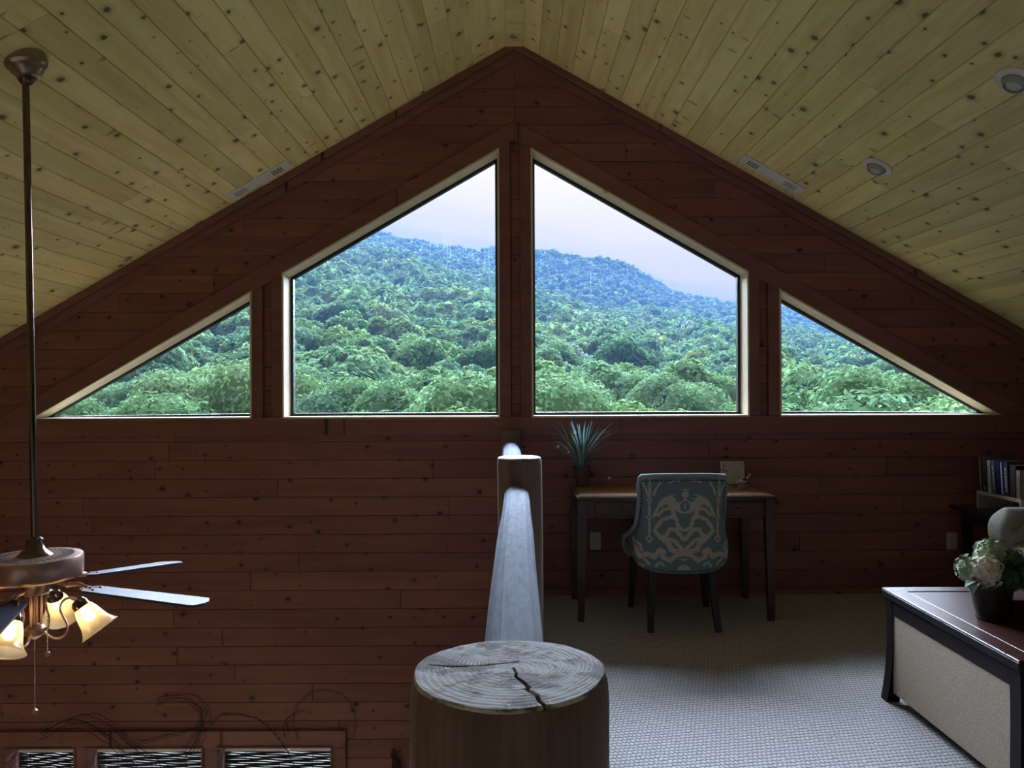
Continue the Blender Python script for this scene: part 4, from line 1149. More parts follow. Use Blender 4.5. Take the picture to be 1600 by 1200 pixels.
# plaque on a wire easel
ply = 5.09; pl0, pl1 = at_y(1127, 757, ply), at_y(1164, 721, ply)
pq = thing('verse_plaque', ((pl0.x+pl1.x)/2, ply, DZ+.001), 'small square cream verse plaque on a wire easel at the back of the desk', 'plaque')
pwd, pht = pl1.x-pl0.x, pl1.z-pl0.z; pcx = (pl0.x+pl1.x)/2; tilt = Matrix.Rotation(R(-9), 3, 'X'); pz = DZ+.012
def pp(x, z, off=0.0): return Vector((pcx, ply, pz)) + tilt @ Vector((x, -off, z))
bd = MB().box(pp(0, pht/2), (pwd, .008, pht), rot=tilt, bev=.002).build('board', M['plaque'], pq)
lr = random.Random(2)
for k, (zf, wf) in enumerate(((.86, .42), (.80, .0), (.70, .24), (.585, .52), (.46, .46), (.34, .30), (.25, .34))):
    if wf == 0: continue
    m_ = MB(); n = int(wf*40); x0_ = -wf*pwd/2+.10*pwd
    pts = [pp(x0_+wf*pwd*i/n, zf*pht+.0018*math.sin(i*2.2+k)+lr.uniform(-.0008, .0008), .0048) for i in range(n+1)]
    for s0_ in range(0, n-1, 5): m_.tube(pts[s0_:s0_+4], .0008, 4)
    m_.build('script_line', M['ink'], bd)
for (fx, fz, r_) in ((-.36, .80, .007), (-.40, .62, .009), (-.28, .55, .008), (-.34, .44, .006), (.42, .88, .005)):
    c = pp(fx*pwd, fz*pht, .0045); m_ = MB()
    for q in range(5): m_.lathe([(r_*.45, 0), (r_*.3, .001)], (c.x+r_*.55*math.cos(q*1.257), c.y-.001, c.z+r_*.55*math.sin(q*1.257)), 7, (0,-1,0))
    m_.build('painted_flower', M['redpaint'], bd)
m_ = MB(); m_.tube([pp(-.3*pwd, .30*pht, .005), pp(-.18*pwd, .42*pht, .005)], .0011, 4); m_.build('painted_stem', M['ink'], bd)
m_ = MB()
for sx_ in (-.25, .25):
    c = pp(sx_*pwd, 0, 0); m_.tube([c+Vector((0, .09, -.010)), c+Vector((0, .02, -.008)), c+Vector((0,-.020,-.008))] + [c+Vector((.009*math.sin(q), -.022-.0*q, -.008+.014*(1-math.cos(q)))) for q in (.6, 1.4, 2.2, 3.0, 3.8, 4.6)], .0016, 6)
m_.tube([pp(-.25*pwd, 0)+Vector((0,.06,-.009)), pp(.25*pwd, 0)+Vector((0,.06,-.009))], .0016, 6)
m_.tube([pp(0, 0)+Vector((0,.085,-.009)), pp(0, .7*pht, -.008)], .0016, 6)
m_.build('wire_easel', M['knob'], pq, smooth=True)

# bird figurine
bb = at_y(1160, 760.5, 4.93); bz = DZ+.001
bf = thing('bird_figurine', (bb.x, 4.93, bz), 'white ceramic bird figurine with raised tail on a pinkish rock, on the desk', 'figurine')
bs = .0041
def bp(px, py, dy=0): v = at_y(px, py, 4.93+dy); return v
mb = MB(); G_ = []
rng2 = random.Random(4)
mb.lathe([(.030, 0), (.033, .012), (.030, .028), (.020, .037), (.004, .039)], (bb.x, 4.93, bz), 11); mb.v = [(p[0]+rng2.uniform(-.002, .002), p[1]+rng2.uniform(-.002, .002), p[2] + (rng2.uniform(-.002, .002) if p[2] > bz+.005 else 0)) for p in mb.v]
mb.build('rock_base', M['birdbase'], bf)
hb = bz+.038
body = [(-.034, .010), (-.022, .014), (-.008, .014), (.010, .018), (.022, .022), (.030, .030)]
mb = MB(); mb.tube([(bb.x+x, 4.93, hb+z-.001) for x, z in body], [.006, .0115, .0155, .0155, .011, .006], 12); mb.build('bird_body', M['birdw'], bf, smooth='all')
mb = MB(); mb.ball((bb.x-.036, 4.93, hb+.011), (.0105, .0095, .0095), 12, 8); hd = mb.build('bird_head', M['birdw'], bf, smooth='all')
MB().lathe([(.0032, 0), (.0004, .011)], (bb.x-.044, 4.93, hb+.009), 8, (-1,0,-.3)).build('beak', M['ink'], hd)
mb = MB(); mb.bar((bb.x+.022, 4.93, hb+.022), (bb.x+.052, 4.93, hb+.060), .013, .006, tap=.55, upv=(0,1,0)); mb.build('bird_tail', M['birdw'], bf)
mb = MB(); mb.ball((bb.x+.012, 4.916, hb+.024), (.016, .004, .008), 10, 6); mb.build('bird_wing', M['ink'], bf, smooth='all')

# ------------------------------------------------------------------ coffee-table chest
QX0, QX1, QY0, QY1, QZ = 1.690, 2.60, 2.565, 3.49, .498
cq = thing('coffee_table_chest', ((QX0+QX1)/2, (QY0+QY1)/2, 0), 'dark wood trunk coffee table with tan woven side panels', 'coffee table')
MB().box(((QX0+QX1)/2, (QY0+QY1)/2, QZ-.019), (QX1-QX0+.02, QY1-QY0+.02, .034), bev=.004).build('lid', M['dkwood'], cq)
fw = .075
for c, d in ((((QX0+QX1)/2, QY0+fw/2-.01, QZ+.001), (QX1-QX0+.02, fw, .008)), (((QX0+QX1)/2, QY1-fw/2+.01, QZ+.001), (QX1-QX0+.02, fw, .008)),
             ((QX0+fw/2-.01, (QY0+QY1)/2, QZ+.001), (fw, QY1-QY0-2*fw+.02, .008)), ((QX1-fw/2+.01, (QY0+QY1)/2, QZ+.001), (fw, QY1-QY0-2*fw+.02, .008))):
    MB().box(c, d, bev=.003).build('lid_border', M['chesttop'], cq)
MB().box(((QX0+QX1)/2, (QY0+QY1)/2, QZ-.001), (QX1-QX0-2*fw+.012, QY1-QY0-2*fw+.012, .007), bev=.002).build('lid_panel', M['chesttop'], cq)
QB = QZ-.040
def fl(z): return .016*(1-z/QB)**2.2    # feet flare outward
for sx_ in (0, 1):
    for sy_ in (0, 1):
        G_ = []; w2 = .056
        for z in np.linspace(0, QB, 9):
            f = fl(z) - .006*math.sin(z/QB*PI); xo = (QX0-f) if sx_ == 0 else (QX1+f); yo = (QY0-f) if sy_ == 0 else (QY1+f); xi = xo+(w2 if sx_ == 0 else -w2); yi = yo+(w2 if sy_ == 0 else -w2)
            q = [(xo, yo, z), (xi, yo, z), (xi, yi, z), (xo, yi, z)]
            if (sx_+sy_) % 2 == 1: q = q[::-1]
            G_.append(q+[q[0]])
        mb = MB(); mb.grid(G_, flip=True); mb.add(G_[0][:4], [(3,2,1,0)]); mb.add(G_[-1][:4], [(0,1,2,3)]); mb.build('corner_post', M['dkwood'], cq)
rzh = .062
for c, d in ((((QX0+QX1)/2, QY0+.020, QB-rzh/2), (QX1-QX0-.10, .034, rzh)), (((QX0+QX1)/2, QY1-.020, QB-rzh/2), (QX1-QX0-.10, .034, rzh)),
             ((QX0+.020, (QY0+QY1)/2, QB-rzh/2), (.034, QY1-QY0-.10, rzh)), ((QX1-.020, (QY0+QY1)/2, QB-rzh/2), (.034, QY1-QY0-.10, rzh))):
    MB().box(c, d, bev=.002).build('top_rail', M['dkwood'], cq)
pb = .045
for c, d in ((((QX0+QX1)/2, QY0+.022, (QB-rzh+pb)/2), (QX1-QX0-.10, .022, QB-rzh-pb)), (((QX0+QX1)/2, QY1-.022, (QB-rzh+pb)/2), (QX1-QX0-.10, .022, QB-rzh-pb)),
             ((QX0+.020, (QY0+QY1)/2, (QB-rzh+pb)/2), (.024, QY1-QY0-.10, QB-rzh-pb)), ((QX1-.022, (QY0+QY1)/2, (QB-rzh+pb)/2), (.022, QY1-QY0-.10, QB-rzh-pb))):
    o = MB().box(c, d, bev=.003).build('woven_panel', M['wicker'], cq)
# flower arrangement on it
fz = QZ+.005; fc = at_z(1549, 966, fz)
fa = thing('hydrangea_arrangement', (fc.x, fc.y, fz), 'cream and green hydrangea bouquet in a dark pot on the coffee table', 'flowers')
MB().lathe([(.052, 0), (.055, .006), (.066, .06), (.076, .115), (.080, .120), (.080, .130), (.072, .130), (.068, .10), (0, .095)], (fc.x, fc.y, fz), 28, cap1=False).build('pot', M['vase'], fa, smooth=True)
fr_ = random.Random(12)
def floret(mb, c, nrm, s):
    nrm = Vector(nrm).normalized(); t = nrm.orthogonal().normalized(); b = nrm.cross(t); a0 = fr_.uniform(0, 1.5); c = Vector(c)
    for k in range(4):
        a = a0+k*PI/2; d = t*math.cos(a)+b*math.sin(a); e = nrm.cross(d)
        mb.add([c, c+d*s*.55+e*s*.5+nrm*s*.18, c+d*s*1.05+nrm*s*.05, c+d*s*.55-e*s*.5+nrm*s*.18], [(0,1,2,3)])
heads = [((1540, 892), -.02, .060, 'floret', 'cream hydrangea head'), ((1515, 888), .02, .050, 'floretg', 'pale green hydrangea head'), ((1548, 866), .05, .058, 'floretg', 'pale green hydrangea head'), ((1580, 880), .03, .055, 'leafd', 'dark green hydrangea head'), ((1598, 900), .0, .055, 'leafd', 'dark green hydrangea head'), ((1572, 905), -.03, .048, 'leafd', 'dark green hydrangea head')]
for (p, dy, r_, mt_, lab) in heads:
    c = at_y(p[0], p[1], fc.y+dy); mb = MB(); n = 200
    for k in range(n):
        z = 1-2*(k+.5)/n; a = k*2.39996; q = math.sqrt(1-z*z); d = Vector((q*math.cos(a), q*math.sin(a), z)); floret(mb, c+d*r_*fr_.uniform(.78, 1.10), d+Vector((fr_.uniform(-.35,.35), fr_.uniform(-.35,.35), fr_.uniform(-.35,.35))), r_*.21)
    mb.ball(tuple(c), r_*.66, 10, 7); h = mb.build('flower_head', M[mt_], fa); h['label'] = lab
    MB().tube([(fc.x, fc.y, fz+.10), tuple((c+Vector((fc.x, fc.y, fz+.14)))/2), tuple(c)], .003, 6).build('stem', M['leafd'], fa)
def leaf(mb, base, tip, wd, up_=Vector((0,0,1))):
    base, tip = Vector(base), Vector(tip); d = tip-base; s_ = d.cross(up_).normalized(); n_ = s_.cross(d).normalized(); G_ = []
    for k in range(7):
        t = k/6; w_ = wd*math.sin(PI*min(t*.92+.06, 1))**.8; p = base+d*t+n_*(.02*math.sin(t*PI)); G_.append([tuple(p-s_*w_+n_*w_*.25), tuple(p), tuple(p+s_*w_+n_*w_*.25)])
    mb.grid(G_)
for (p0, p1, dy, mt_) in (((1535, 915), (1508, 917), -.05, 'leafp'), ((1530, 908), (1520, 928), -.06, 'leafp'), ((1560, 915), (1590, 925), -.05, 'leafd'), ((1550, 850), (1570, 858), .05, 'leafd'), ((1575, 890), (1610, 880), -.04, 'leafd'), ((1565, 905), (1550, 925), -.06, 'leafd')):
    mb = MB(); leaf(mb, at_y(*p0, fc.y+dy+.02), at_y(*p1, fc.y+dy), .022); mb.build('leaf', M[mt_], fa, smooth='all')
# wooden box and a pale candle beside the pot
bx = at_z(1590, 972, QZ+.005)
wb = thing('wooden_keepsake_box', (bx.x+.10, bx.y+.08, QZ+.005), 'reddish wooden box beside the flower pot at the right picture edge', 'box')
MB().box((bx.x+.10, bx.y+.08, QZ+.005+.036), (.22, .16, .072), bev=.003).build('body', M['chesttop'], wb)
MB().box((bx.x+.10, bx.y+.08, QZ+.005+.078), (.228, .168, .012), bev=.003).build('lid', M['chesttop'], wb)
cd_ = thing('candle_jar', (bx.x+.075, bx.y+.26, QZ+.005), 'pale candle jar behind the wooden box on the coffee table', 'candle')
MB().lathe([(.034, 0), (.037, .004), (.037, .085), (.033, .092), (.028, .092), (.028, .075), (0, .074)], (bx.x+.075, bx.y+.26, QZ+.005), 20, cap1=False).build('jar', M['birdw'], cd_, smooth=True)
MB().tube([(bx.x+.075, bx.y+.26, QZ+.077), (bx.x+.076, bx.y+.26, QZ+.093)], .0012, 5).build('wick', M['ink'], cd_)

# ------------------------------------------------------------------ grey tufted armchair at the right edge
AX, AY = 3.115, 4.27
ac = thing('tufted_armchair', (AX, AY-.25, 0), 'grey linen tufted low-back armchair behind the coffee table at the right edge', 'armchair')
NA, NZ = 260, 120; G_ = []; AH = .735
for i in range(NA+1):
    a = 2*PI*i/NA; row = []
    for j in range(NZ+1):
        t = j/NZ; z = .30 + (AH-.30)*t; hx_, hy_ = .395, .095; k = 1.0
        if t > .78: k = math.sqrt(max(0.0, 1-((t-.78)/.22)**2))*.97+.03
        roll = .030*math.sin(min(1, max(0, (t-.40)/.55))*PI)
        ca, sa = math.cos(a), math.sin(a); se = .5
        x = (abs(ca)**se)*(1 if ca >= 0 else -1)*(hx_+roll*.9-(1-k)*.075); y = (abs(sa)**se)*(1 if sa >= 0 else -1)*(hy_*k+roll*k)
        P = Vector((AX+x, AY+y+.05*t, z))
        for (cx_, cz_, an) in ((-.385, .610, .62), (-.375, .545, .36), (-.14, .60, 2.0), (-.14, .60, 1.1), (.14, .60, 2.0), (.14, .60, 1.1)):
            lx, lz = x-cx_, z-cz_; al = lx*math.cos(an)+lz*math.sin(an); pe = -lx*math.sin(an)+lz*math.cos(an)+.6*al*(.14-al)
            if 0 < al < .14 and sa < .35: P.y += .026*math.exp(-(pe/.007)**2)*math.sin(PI*al/.14)
        row.append(tuple(P))
    G_.append(row)
mb = MB(); mb.grid(G_); mb.add([g[-1] for g in G_[:-1]], [tuple(range(NA))]); mb.build('backrest', M['linen'], ac, smooth='all')
mb = MB(); mb.box((AX, AY-.36, .40), (.60, .58, .16), bev=.05); mb.build('seat_cushion', M['linen'], ac, smooth=True)
mb = MB(); mb.box((AX, AY-.33, .235), (.76, .68, .19), bev=.03); mb.build('seat_base', M['linen'], ac, smooth=True)
for s_ in (-1, 1):
    mb = MB(); mb.box((AX+s_*.335, AY-.34, .39), (.09, .62, .20), bev=.03); mb.tube([(AX+s_*.335, AY-.64, .49), (AX+s_*.335, AY-.02, .50)], .056, 16); mb.build('arm', M['linen'], ac, smooth=True)
for (x, y) in ((-.33, -.04), (.31, -.04), (-.33, -.62), (.31, -.62)):
    MB().bar((AX+x, AY+y, .15), (AX+x, AY+y, 0), .05, .05, tap=.65, upv=(0,1,0)).build('leg', M['black'], ac)

# ------------------------------------------------------------------ end table, book rack, books
EX0, EX1, EY0, EY1, EZ = 2.905, 3.50, 4.42, 5.12, .628
et = thing('end_table', ((EX0+EX1)/2, (EY0+EY1)/2, 0), 'blue-black end table in the corner under the book rack', 'table')
MB().box(((EX0+EX1)/2, (EY0+EY1)/2, EZ-.012), (EX1-EX0, EY1-EY0, .024), bev=.004).build('table_top', M['navytop'], et)
for c, d in ((((EX0+EX1)/2, EY0+.06, EZ-.064), (EX1-EX0-.16, .02, .08)), (((EX0+EX1)/2, EY1-.06, EZ-.064), (EX1-EX0-.16, .02, .08)), ((EX0+.075, (EY0+EY1)/2, EZ-.064), (.02, EY1-EY0-.16, .08)), ((EX1-.075, (EY0+EY1)/2, EZ-.064), (.02, EY1-EY0-.16, .08))):
    MB().box(c, d).build('apron', M['black'], et)
for x in (EX0+.08, EX1-.08):
    for y in (EY0+.07, EY1-.07): MB().bar((x, y, EZ-.024), (x, y, 0), .05, .05, tap=.7, upv=(0,1,0)).build('leg', M['black'], et)
RX0, RX1, RY0, RY1 = 3.00, 3.23, 4.535, 4.97; RZb = .742
br = thing('book_rack', ((RX0+RX1)/2, (RY0+RY1)/2, EZ), 'pale painted tabletop book rack in the corner', 'book rack')
MB().box(((RX0+RX1)/2, (RY0+RY1)/2, RZb-.010), (RX1-RX0, RY1-RY0, .020), bev=.002).build('shelf', M['rackw'], br)
for y in (RY0+.009, RY1-.009): MB().box(((RX0+RX1)/2, y, (EZ+RZb)/2-.010+.0), (RX1-RX0, .018, RZb-EZ-.020), bev=.002).build('side', M['rackw'], br)
MB().box((RX1-.006, (RY0+RY1)/2, RZb+.06), (.012, RY1-RY0, .12), bev=.002).build('back_board', M['rackw'], br)
books = [(.028, .222, (.16, .12, .11), (.55, .5, .42), 'tall brown paperback with pale spine lettering, first book in the rack by the wall'), (.052, .226, (.060, .062, .060), (.45, .44, .40), 'thick charcoal book with a small mark near the foot of its spine'),
         (.036, .202, (.50, .53, .56), (.30, .33, .36), 'pale grey book between the charcoal and blue books'), (.044, .204, (.10, .10, .17), (.48, .48, .52), 'slate book with light mottled spine lettering'),
         (.040, .200, (.016, .020, .055), (.05, .06, .12), 'plain navy book, darkest in the rack'), (.030, .206, (.045, .065, .20), (.45, .52, .66), 'blue book with a pale stripe down the spine'),
         (.044, .206, (.035, .028, .045), (.50, .46, .46), 'dark plum book with pale spine title'), (.058, .196, (.022, .016, .014), (.08, .06, .04), 'black book with a blank spine'), (.036, .168, (.30, .26, .19), (.16, .12, .08), 'short tan book at the right picture edge')]
yb_ = RY1-.022
for k, (tk, hh, cc, lc, lab) in enumerate(books):
    dpt = .150 + .012*((k*7) % 3); lean = Matrix.Rotation(R(-4.5), 3, 'X') if k < 7 else Matrix.Identity(3)
    yc = yb_ - tk/2; yb_ -= tk+.003
    base = Vector((RX0+.006, yc-.006, RZb+.0025))
    t = thing('book', (base.x+dpt/2, base.y, RZb+.001), lab, 'book', 'books in the corner rack')
    def bx_(name, c, d, mat, par=t, bev=0): return MB().box(base + lean @ Vector(c), d, rot=lean, bev=bev).build(name, mat, par)
    cm = plain('book_cover_%d' % k, cc, .45, var=.1); lm = plain('spine_print_%d' % k, lc, .5, var=.1)
    cv = MB()
    for s_ in (-1, 1): cv.box(base + lean @ Vector((dpt/2, s_*(tk/2-.0015), hh/2)), (dpt, .003, hh), rot=lean)
    cv.box(base + lean @ Vector((.0015, 0, hh/2)), (.003, tk, hh), rot=lean); cv.build('cover', cm, t)
    bx_('pages', (dpt/2, 0, hh/2), (dpt-.008, tk-.006, hh-.008), M['page'])
    if k in (5,): bx_('spine_stripe', (-.0008, 0, hh*.5), (.002, tk*.34, hh*.94), lm)
    elif k in (1,): bx_('spine_mark', (-.0008, 0, hh*.10), (.002, tk*.22, hh*.06), lm)
    elif k not in (4, 7):
        m_ = MB(); q = .14
        while q < .86:
            l_ = random.uniform(.02, .05); m_.box(base + lean @ Vector((-.0008, random.uniform(-.05, .05)*tk, hh*(q+l_/2))), (.002, tk*random.uniform(.25, .45), hh*l_), rot=lean); q += l_+random.uniform(.012, .03)
        m_.build('spine_lettering', lm, t)

# ------------------------------------------------------------------ ceiling fan with light kit
FY = 2.96
fb = at_y(54.5, 868, FY); ftop = at_y(40, 112, FY)
FXb, FXt = fb.x, ftop.x
FZ = fb.z                                  # top of the motor
fan = thing('ceiling_fan', (FXb, FY, FZ), 'copper ceiling fan with dark blades and lit glass shades on a long downrod', 'ceiling fan')
cxz = FXt; czz = zc(cxz)
nrm_ = Vector((-SL, 0, -1)).normalized() if False else Vector((SL, 0, -1)).normalized()
can = Vector((cxz-.004, FY, czz)) 
nrmc = Vector((.42*SL, 0, -1)).normalized()
MB().lathe([(.078, -.030), (.078, .012), (.074, .022), (.060, .030), (.056, .048), (.044, .058), (.040, .072), (.030, .074), (.0, .060)], can+Vector((0,0,.004)), 36, nrmc, cap1=False).build('canopy', M['bronze'], fan, smooth=True)
MB().ball((FXt, FY, czz-.066), .030, 16, 10).build('hanger_ball', M['darkmetal'], fan, smooth='all')
MB().tube([(FXt, FY, czz-.06), (FXb, FY, FZ+.05)], .0125, 20).build('downrod', M['darkmetal'], fan, smooth=True)
MB().lathe([(.066, 0), (.060, .006), (.036, .030), (.030, .048), (.027, .066), (.020, .072), (.013, .074)], (FXb, FY, FZ-.002), 28).build('coupling_cover', M['darkmetal'], fan, smooth=True)
MH = .082
MB().lathe([(.060, -.014), (.115, -.010), (.155, -MH*.0-.004), (.163, .004-.0), (.166, .012), (.166, MH-.010), (.163, MH-.002), (.150, MH), (.06, MH+.002)], (FXb, FY, FZ-MH), 64).build('motor_housing', M['copper'], fan, smooth=True)
mb = MB()
for k in range(40):
    a = 2*PI*k/40; M3 = Matrix.Rotation(a, 3, 'Z'); mb.box(Vector((FXb, FY, FZ+.0008)) + M3 @ Vector((.112, 0, 0)), (.042, .0055, .002), rot=M3)
mb.build('cooling_slots', M['slot'], fan)
MB().lathe([(.042, 0), (.050, .006), (.050, .040), (.062, .058), (.062, .066)], (FXb, FY, FZ-MH-.066), 32).build('switch_housing', M['copper'], fan, smooth=True)
BZ = FZ-MH-.022
for k in range(5):
    a = R(-5 + 72*k); M3 = Matrix.Rotation(a, 3, 'Z'); base = Vector((FXb, FY, BZ)); dr = R(5.5); pit = R(-4.0)
    L3 = M3 @ Matrix.Rotation(dr, 3, 'Y') @ Matrix.Rotation(pit, 3, 'X')
    # iron
    mb = MB(); mb.tube([base + M3 @ Vector((.085, 0, .006)), base + M3 @ Vector((.13, 0, -.006)), base + M3 @ Vector((.175, 0, -.002)), base + L3 @ Vector((.215, 0, .006))], [.012, .010, .009, .008], 8)
    for s_ in (-1, 1): mb.tube([base + L3 @ Vector((.19, 0, .003)), base + L3 @ Vector((.215, s_*.022, .001)), base + L3 @ Vector((.250, s_*.030, .001))], [.007, .006, .005], 7)
    ir = mb.build('blade_iron', M['copper'], fan, smooth=True)
    mb = MB(); N_ = 24; prof = []
    for j in range(N_+1):
        t = j/N_; r_ = .205 + .485*t; w_ = .052+.018*t
        e0 = min(1, (t+.004)/.05); e1 = min(1, (1-t+.002)/.07); w_ *= math.sqrt(1-(1-e0)**2)*math.sqrt(1-(1-e1)**2)
        prof.append((r_, max(w_, .004)))
    th = .0045; G_ = []
    for (r_, w_) in prof:
        G_.append([tuple(base + L3 @ Vector((r_, y_, z_))) for (y_, z_) in ((-w_, th), (w_, th), (w_, -th), (-w_, -th), (-w_, th))])
    mb.grid(G_, flip=True); mb.add([G_[0][i] for i in range(4)], [(0,1,2,3)]); mb.add([G_[-1][i] for i in range(4)], [(3,2,1,0)])
    bl = mb.build('blade', M['blade'], fan)
    mb = MB()
    for (r_, y_) in ((.225, .0), (.25, .024), (.25, -.024)): mb.ball(tuple(base + L3 @ Vector((r_, y_, th+.001))), .005, 7, 4)
    mb.build('screw', M['darkmetal'], bl)
# light kit
KZ = FZ-MH-.066; HZ = KZ-.150
ST = []
mb = MB(); mb.tube([(FXb, FY, KZ+.002), (FXb, FY, HZ+.02)], .010, 12)
for k in range(3):
    a = k*2.094+.4; mb.tube([(FXb+.022*math.cos(a), FY+.022*math.sin(a), KZ), (FXb+.020*math.cos(a), FY+.020*math.sin(a), HZ+.02)], .0045, 8)
mb.build('stem', M['copper'], fan, smooth=True)
MB().lathe([(.006, -.024), (.014, -.018), (.030, -.008), (.036, .002), (.036, .020), (.028, .030), (.012, .034)], (FXb, FY, HZ), 28).build('light_hub', M['copper'], fan, smooth=True)
for k, ang in enumerate((8, 98, 188, -82)):
    ca, sa = math.cos(R(ang)), math.sin(R(ang))
    def pol(r_, z): return Vector((FXb+r_*ca, FY+r_*sa, HZ+z))
    path = [(.030, .006), (.055, -.018), (.085, -.024), (.112, -.008), (.116, .028), (.100, .062), (.090, .090), (.100, .118), (.125, .130), (.150, .122), (.160, .108)]
    # smooth
    pts = []
    for i in range(len(path)-1):
        p0, p1, p2, p3 = path[max(i-1, 0)], path[i], path[i+1], path[min(i+2, len(path)-1)]
        for q in range(4):
            t = q/4; pts.append(pol(*[.5*((2*p1[d]) + (-p0[d]+p2[d])*t + (2*p0[d]-5*p1[d]+4*p2[d]-p3[d])*t*t + (-p0[d]+3*p1[d]-3*p2[d]+p3[d])*t**3) for d in (0, 1)]))
    pts.append(pol(*path[-1]))
    arm = MB().tube(pts, .0048, 8).build('light_arm', M['copper'], fan, smooth='all')
    ax = Vector((ca*math.sin(R(36)), sa*math.sin(R(36)), -math.cos(R(36)))); h0 = pol(.160, .108)
    MB().lathe([(.008, -.018), (.022, -.014), (.030, .0), (.032, .018), (.028, .022)], h0, 20, ax).build('shade_holder', M['darkmetal'], arm, smooth=True)
    sh = MB(); pr_ = [(.028, .012), (.034, .022), (.042, .045), (.047, .070), (.053, .095), (.063, .116), (.074, .130)]
    sh.lathe(pr_ + [(r_-.0025, h_) for (r_, h_) in pr_[::-1]], h0, 36, ax, cap0=False, cap1=False)
    so = sh.build('lamp_shade', M['shade'], fan, smooth='all')
    c = h0+ax*.062
    bu = MB().ball(tuple(c), .021, 14, 9); bu.lathe([(.012, .0), (.014, .05)], h0+ax*.010, 12, ax); bu.build('bulb', M['bulb'], so, smooth='all')
def chain(name, a, b, r_=.0022, gap=.0062):
    a, b = Vector(a), Vector(b); n = int((b-a).length/gap); mb = MB()
    for k in range(n+1): mb.ball(tuple(a.lerp(b, k/n)), r_, 6, 4)
    return mb.build(name, M['chain'], fan, smooth='all')
cb = at_y(54.5, 1112, FY)
c1 = chain('pull_chain', (FXb-.002, FY, HZ-.022), (cb.x, FY, cb.z+.010)); MB().lathe([(.003, .012), (.010, .006), (.011, 0), (.008, -.006), (.002, -.008)][::-1], (cb.x, FY, cb.z), 14).build('pull_fob', M['chain'], c1, smooth=True)
cb = at_y(74, 1022, FY-.06)
c2 = chain('pull_chain', (cb.x, FY-.06, HZ+.105), (cb.x, FY-.06, cb.z+.008)); MB().lathe([(.002, -.010), (.009, -.006), (.009, .006), (.003, .010)], (cb.x, FY-.06, cb.z), 12).build('pull_fob', M['chain'], c2, smooth=True)

# ------------------------------------------------------------------ ceiling registers and recessed lamps
def hit_slope(px, py, sg):
    d = ray(px, py); # z = ZC - SL*sg*(x-CX)
    t = (ZC + SL*sg*CX - EYE)/(d.z + SL*sg*d.x); return Vector((0, 0, EYE)) + d*t
def slope_frame(sg):
    n_ = Vector((-sg*SL, 0, -1)).normalized()      # out of the ceiling into the room
    dn = Vector((sg, 0, -SL)).normalized()         # down the slope
    return dn, Vector((0, 1, 0)), n_
def register(px, py, sg, label, Lr, Wr=.135):
    dn, yv, n_ = slope_frame(sg); c = hit_slope(px, py, sg); c.y = min(c.y, WY-.052-Wr/2)
    c.z = zc(c.x)
    rot = Matrix((dn, yv, n_)).transposed()
    t = thing('ceiling_register', c, label, 'vent', 'ceiling registers')
    MB().box(c+n_*.004, (Lr, Wr, .010), rot=rot, bev=.003).build('faceplate', M['white'], t)
    for k in range(5): MB().box(c+n_*.0092 + dn*(-Lr/2+.06+k*.016), (.0075, Wr*.58, .001), rot=rot).build('slot', M['slot'], t)
    MB().box(c+n_*.0092 + dn*(Lr/2-.09), (.085, Wr*.60, .001), rot=rot).build('damper_panel', M['greige'], t)
    for k in range(5): MB().box(c+n_*.0098 + dn*(Lr/2-.122+k*.016), (.003, Wr*.58, .001), rot=rot).build('louver', M['white'], t)
register(404, 282, -1, 'white ceiling register on the left roof slope by the fan', .46)
register(1206, 272, 1, 'white ceiling register on the right roof slope near the recessed lamps', .46)
def recessed(px, py, sg, label, dia=.165):
    dn, yv, n_ = slope_frame(sg); c = hit_slope(px, py, sg); r_ = dia/2
    t = thing('recessed_ceiling_lamp', c, label, 'ceiling lamp', 'recessed eyeball lamps')
    MB().lathe([(r_, -.002), (r_, .006), (r_-.006, .011), (r_*.66, .013), (r_*.62, .008), (r_*.62, -.002)], c, 48, n_, cap0=False, cap1=False).build('trim_ring', M['white'], t, smooth=True)
    ax = (n_*.9 + Vector((-.25*sg, .0, -.55))).normalized(); rb = r_*.60
    MB().lathe([(rb, -.030), (rb*1.0, .006), (rb*.93, .020), (rb*.80, .030), (rb*.74, .030), (rb*.72, .022)], c+n_*.004, 40, ax, cap1=False).build('eyeball', M['greige'], t, smooth=True)
    MB().lathe([(rb*.72, .0), (rb*.70, .020), (rb*.55, .030), (rb*.25, .036), (.001, .037)], c+n_*.004, 32, ax).build('lamp_face', M['lampglass'], t, smooth='all')
recessed(1371, 260, 1, 'white recessed eyeball lamp nearer the window wall')
recessed(1589, 125, 1, 'white recessed eyeball lamp cut by the right picture edge')

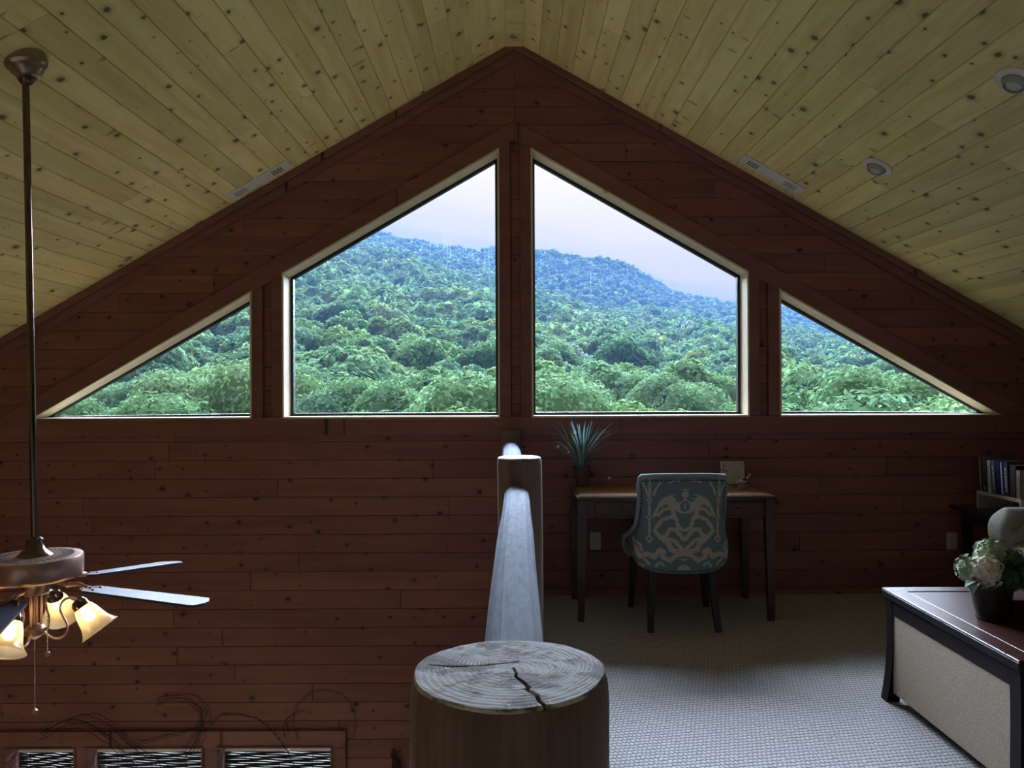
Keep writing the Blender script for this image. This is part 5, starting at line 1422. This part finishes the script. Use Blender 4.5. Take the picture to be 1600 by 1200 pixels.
# ------------------------------------------------------------------ twig garland over the great room windows
tg = thing('twig_garland', (-2.2, WY-.06, LWT+.06), 'dark curly dry vine garland looping over the great room windows', 'garland')
vr = random.Random(21)
def vine(pxs, n=3, jit=5, rad=.0026, name='vine'):
    for s_ in range(n):
        P = []; jx, jy = vr.uniform(-jit, jit), vr.uniform(-jit, jit); y0_ = WY-.035-vr.uniform(0, .05)
        m_ = len(pxs)
        for i in range(m_-1):
            p0, p1, p2, p3 = pxs[max(i-1, 0)], pxs[i], pxs[i+1], pxs[min(i+2, m_-1)]
            for q in range(5):
                t = q/5; xy = [.5*((2*p1[d]) + (-p0[d]+p2[d])*t + (2*p0[d]-5*p1[d]+4*p2[d]-p3[d])*t*t + (-p0[d]+3*p1[d]-3*p2[d]+p3[d])*t**3) for d in (0, 1)]
                P.append(at_y(xy[0]+jx+vr.uniform(-1.5, 1.5), xy[1]+jy+vr.uniform(-1.5, 1.5), y0_))
        rr_ = rad*vr.uniform(.6, 1.15); MB().tube(P, [rr_*(1-.5*k/len(P)) for k in range(len(P))], 5).build(name, M['vine'], tg)
circ = lambda cx, cy_, r_, a0, a1, n=10: [(cx+r_*math.cos(R(a0+(a1-a0)*k/n)), cy_+r_*math.sin(R(a0+(a1-a0)*k/n))) for k in range(n+1)]
vine(circ(508, 1128, 49, -215, 60), 3, 4, .0020)
vine(circ(478, 1140, 30, -200, -60), 2, 5)
vine([(330, 1130), (350, 1114), (385, 1116), (410, 1125), (430, 1145), (450, 1172), (462, 1200)], 4, 5, .002)
vine([(250, 1095), (285, 1088), (312, 1100), (322, 1120), (316, 1150), (300, 1180), (275, 1205)], 6, 8, .0022)
vine([(322, 1110), (310, 1145), (285, 1185), (240, 1215)], 5, 9, .002)
vine([(200, 1165), (260, 1150), (300, 1140), (340, 1120)], 3, 6)
vine([(105, 1128), (140, 1120), (175, 1135), (205, 1165), (250, 1195), (290, 1200)], 5, 7, .002)
vine([(60, 1150), (110, 1130), (160, 1150), (200, 1190), (230, 1230)], 5, 8)
tw = thing('twig_spray', at_y(618, 1230, WY-.03), 'dark twig spray hanging on the wall left of the near log post', 'twigs')
for s_ in range(9):
    P = [at_y(612+vr.uniform(-3, 3), 1168+vr.uniform(0, 14), WY-.02), at_y(618+vr.uniform(-5, 6), 1192+vr.uniform(-4, 4), WY-.035), at_y(620+vr.uniform(-12, 12), 1240, WY-.03)]
    MB().tube(P, [.002, .005, .004], 5).build('twig', M['vine'], tw)
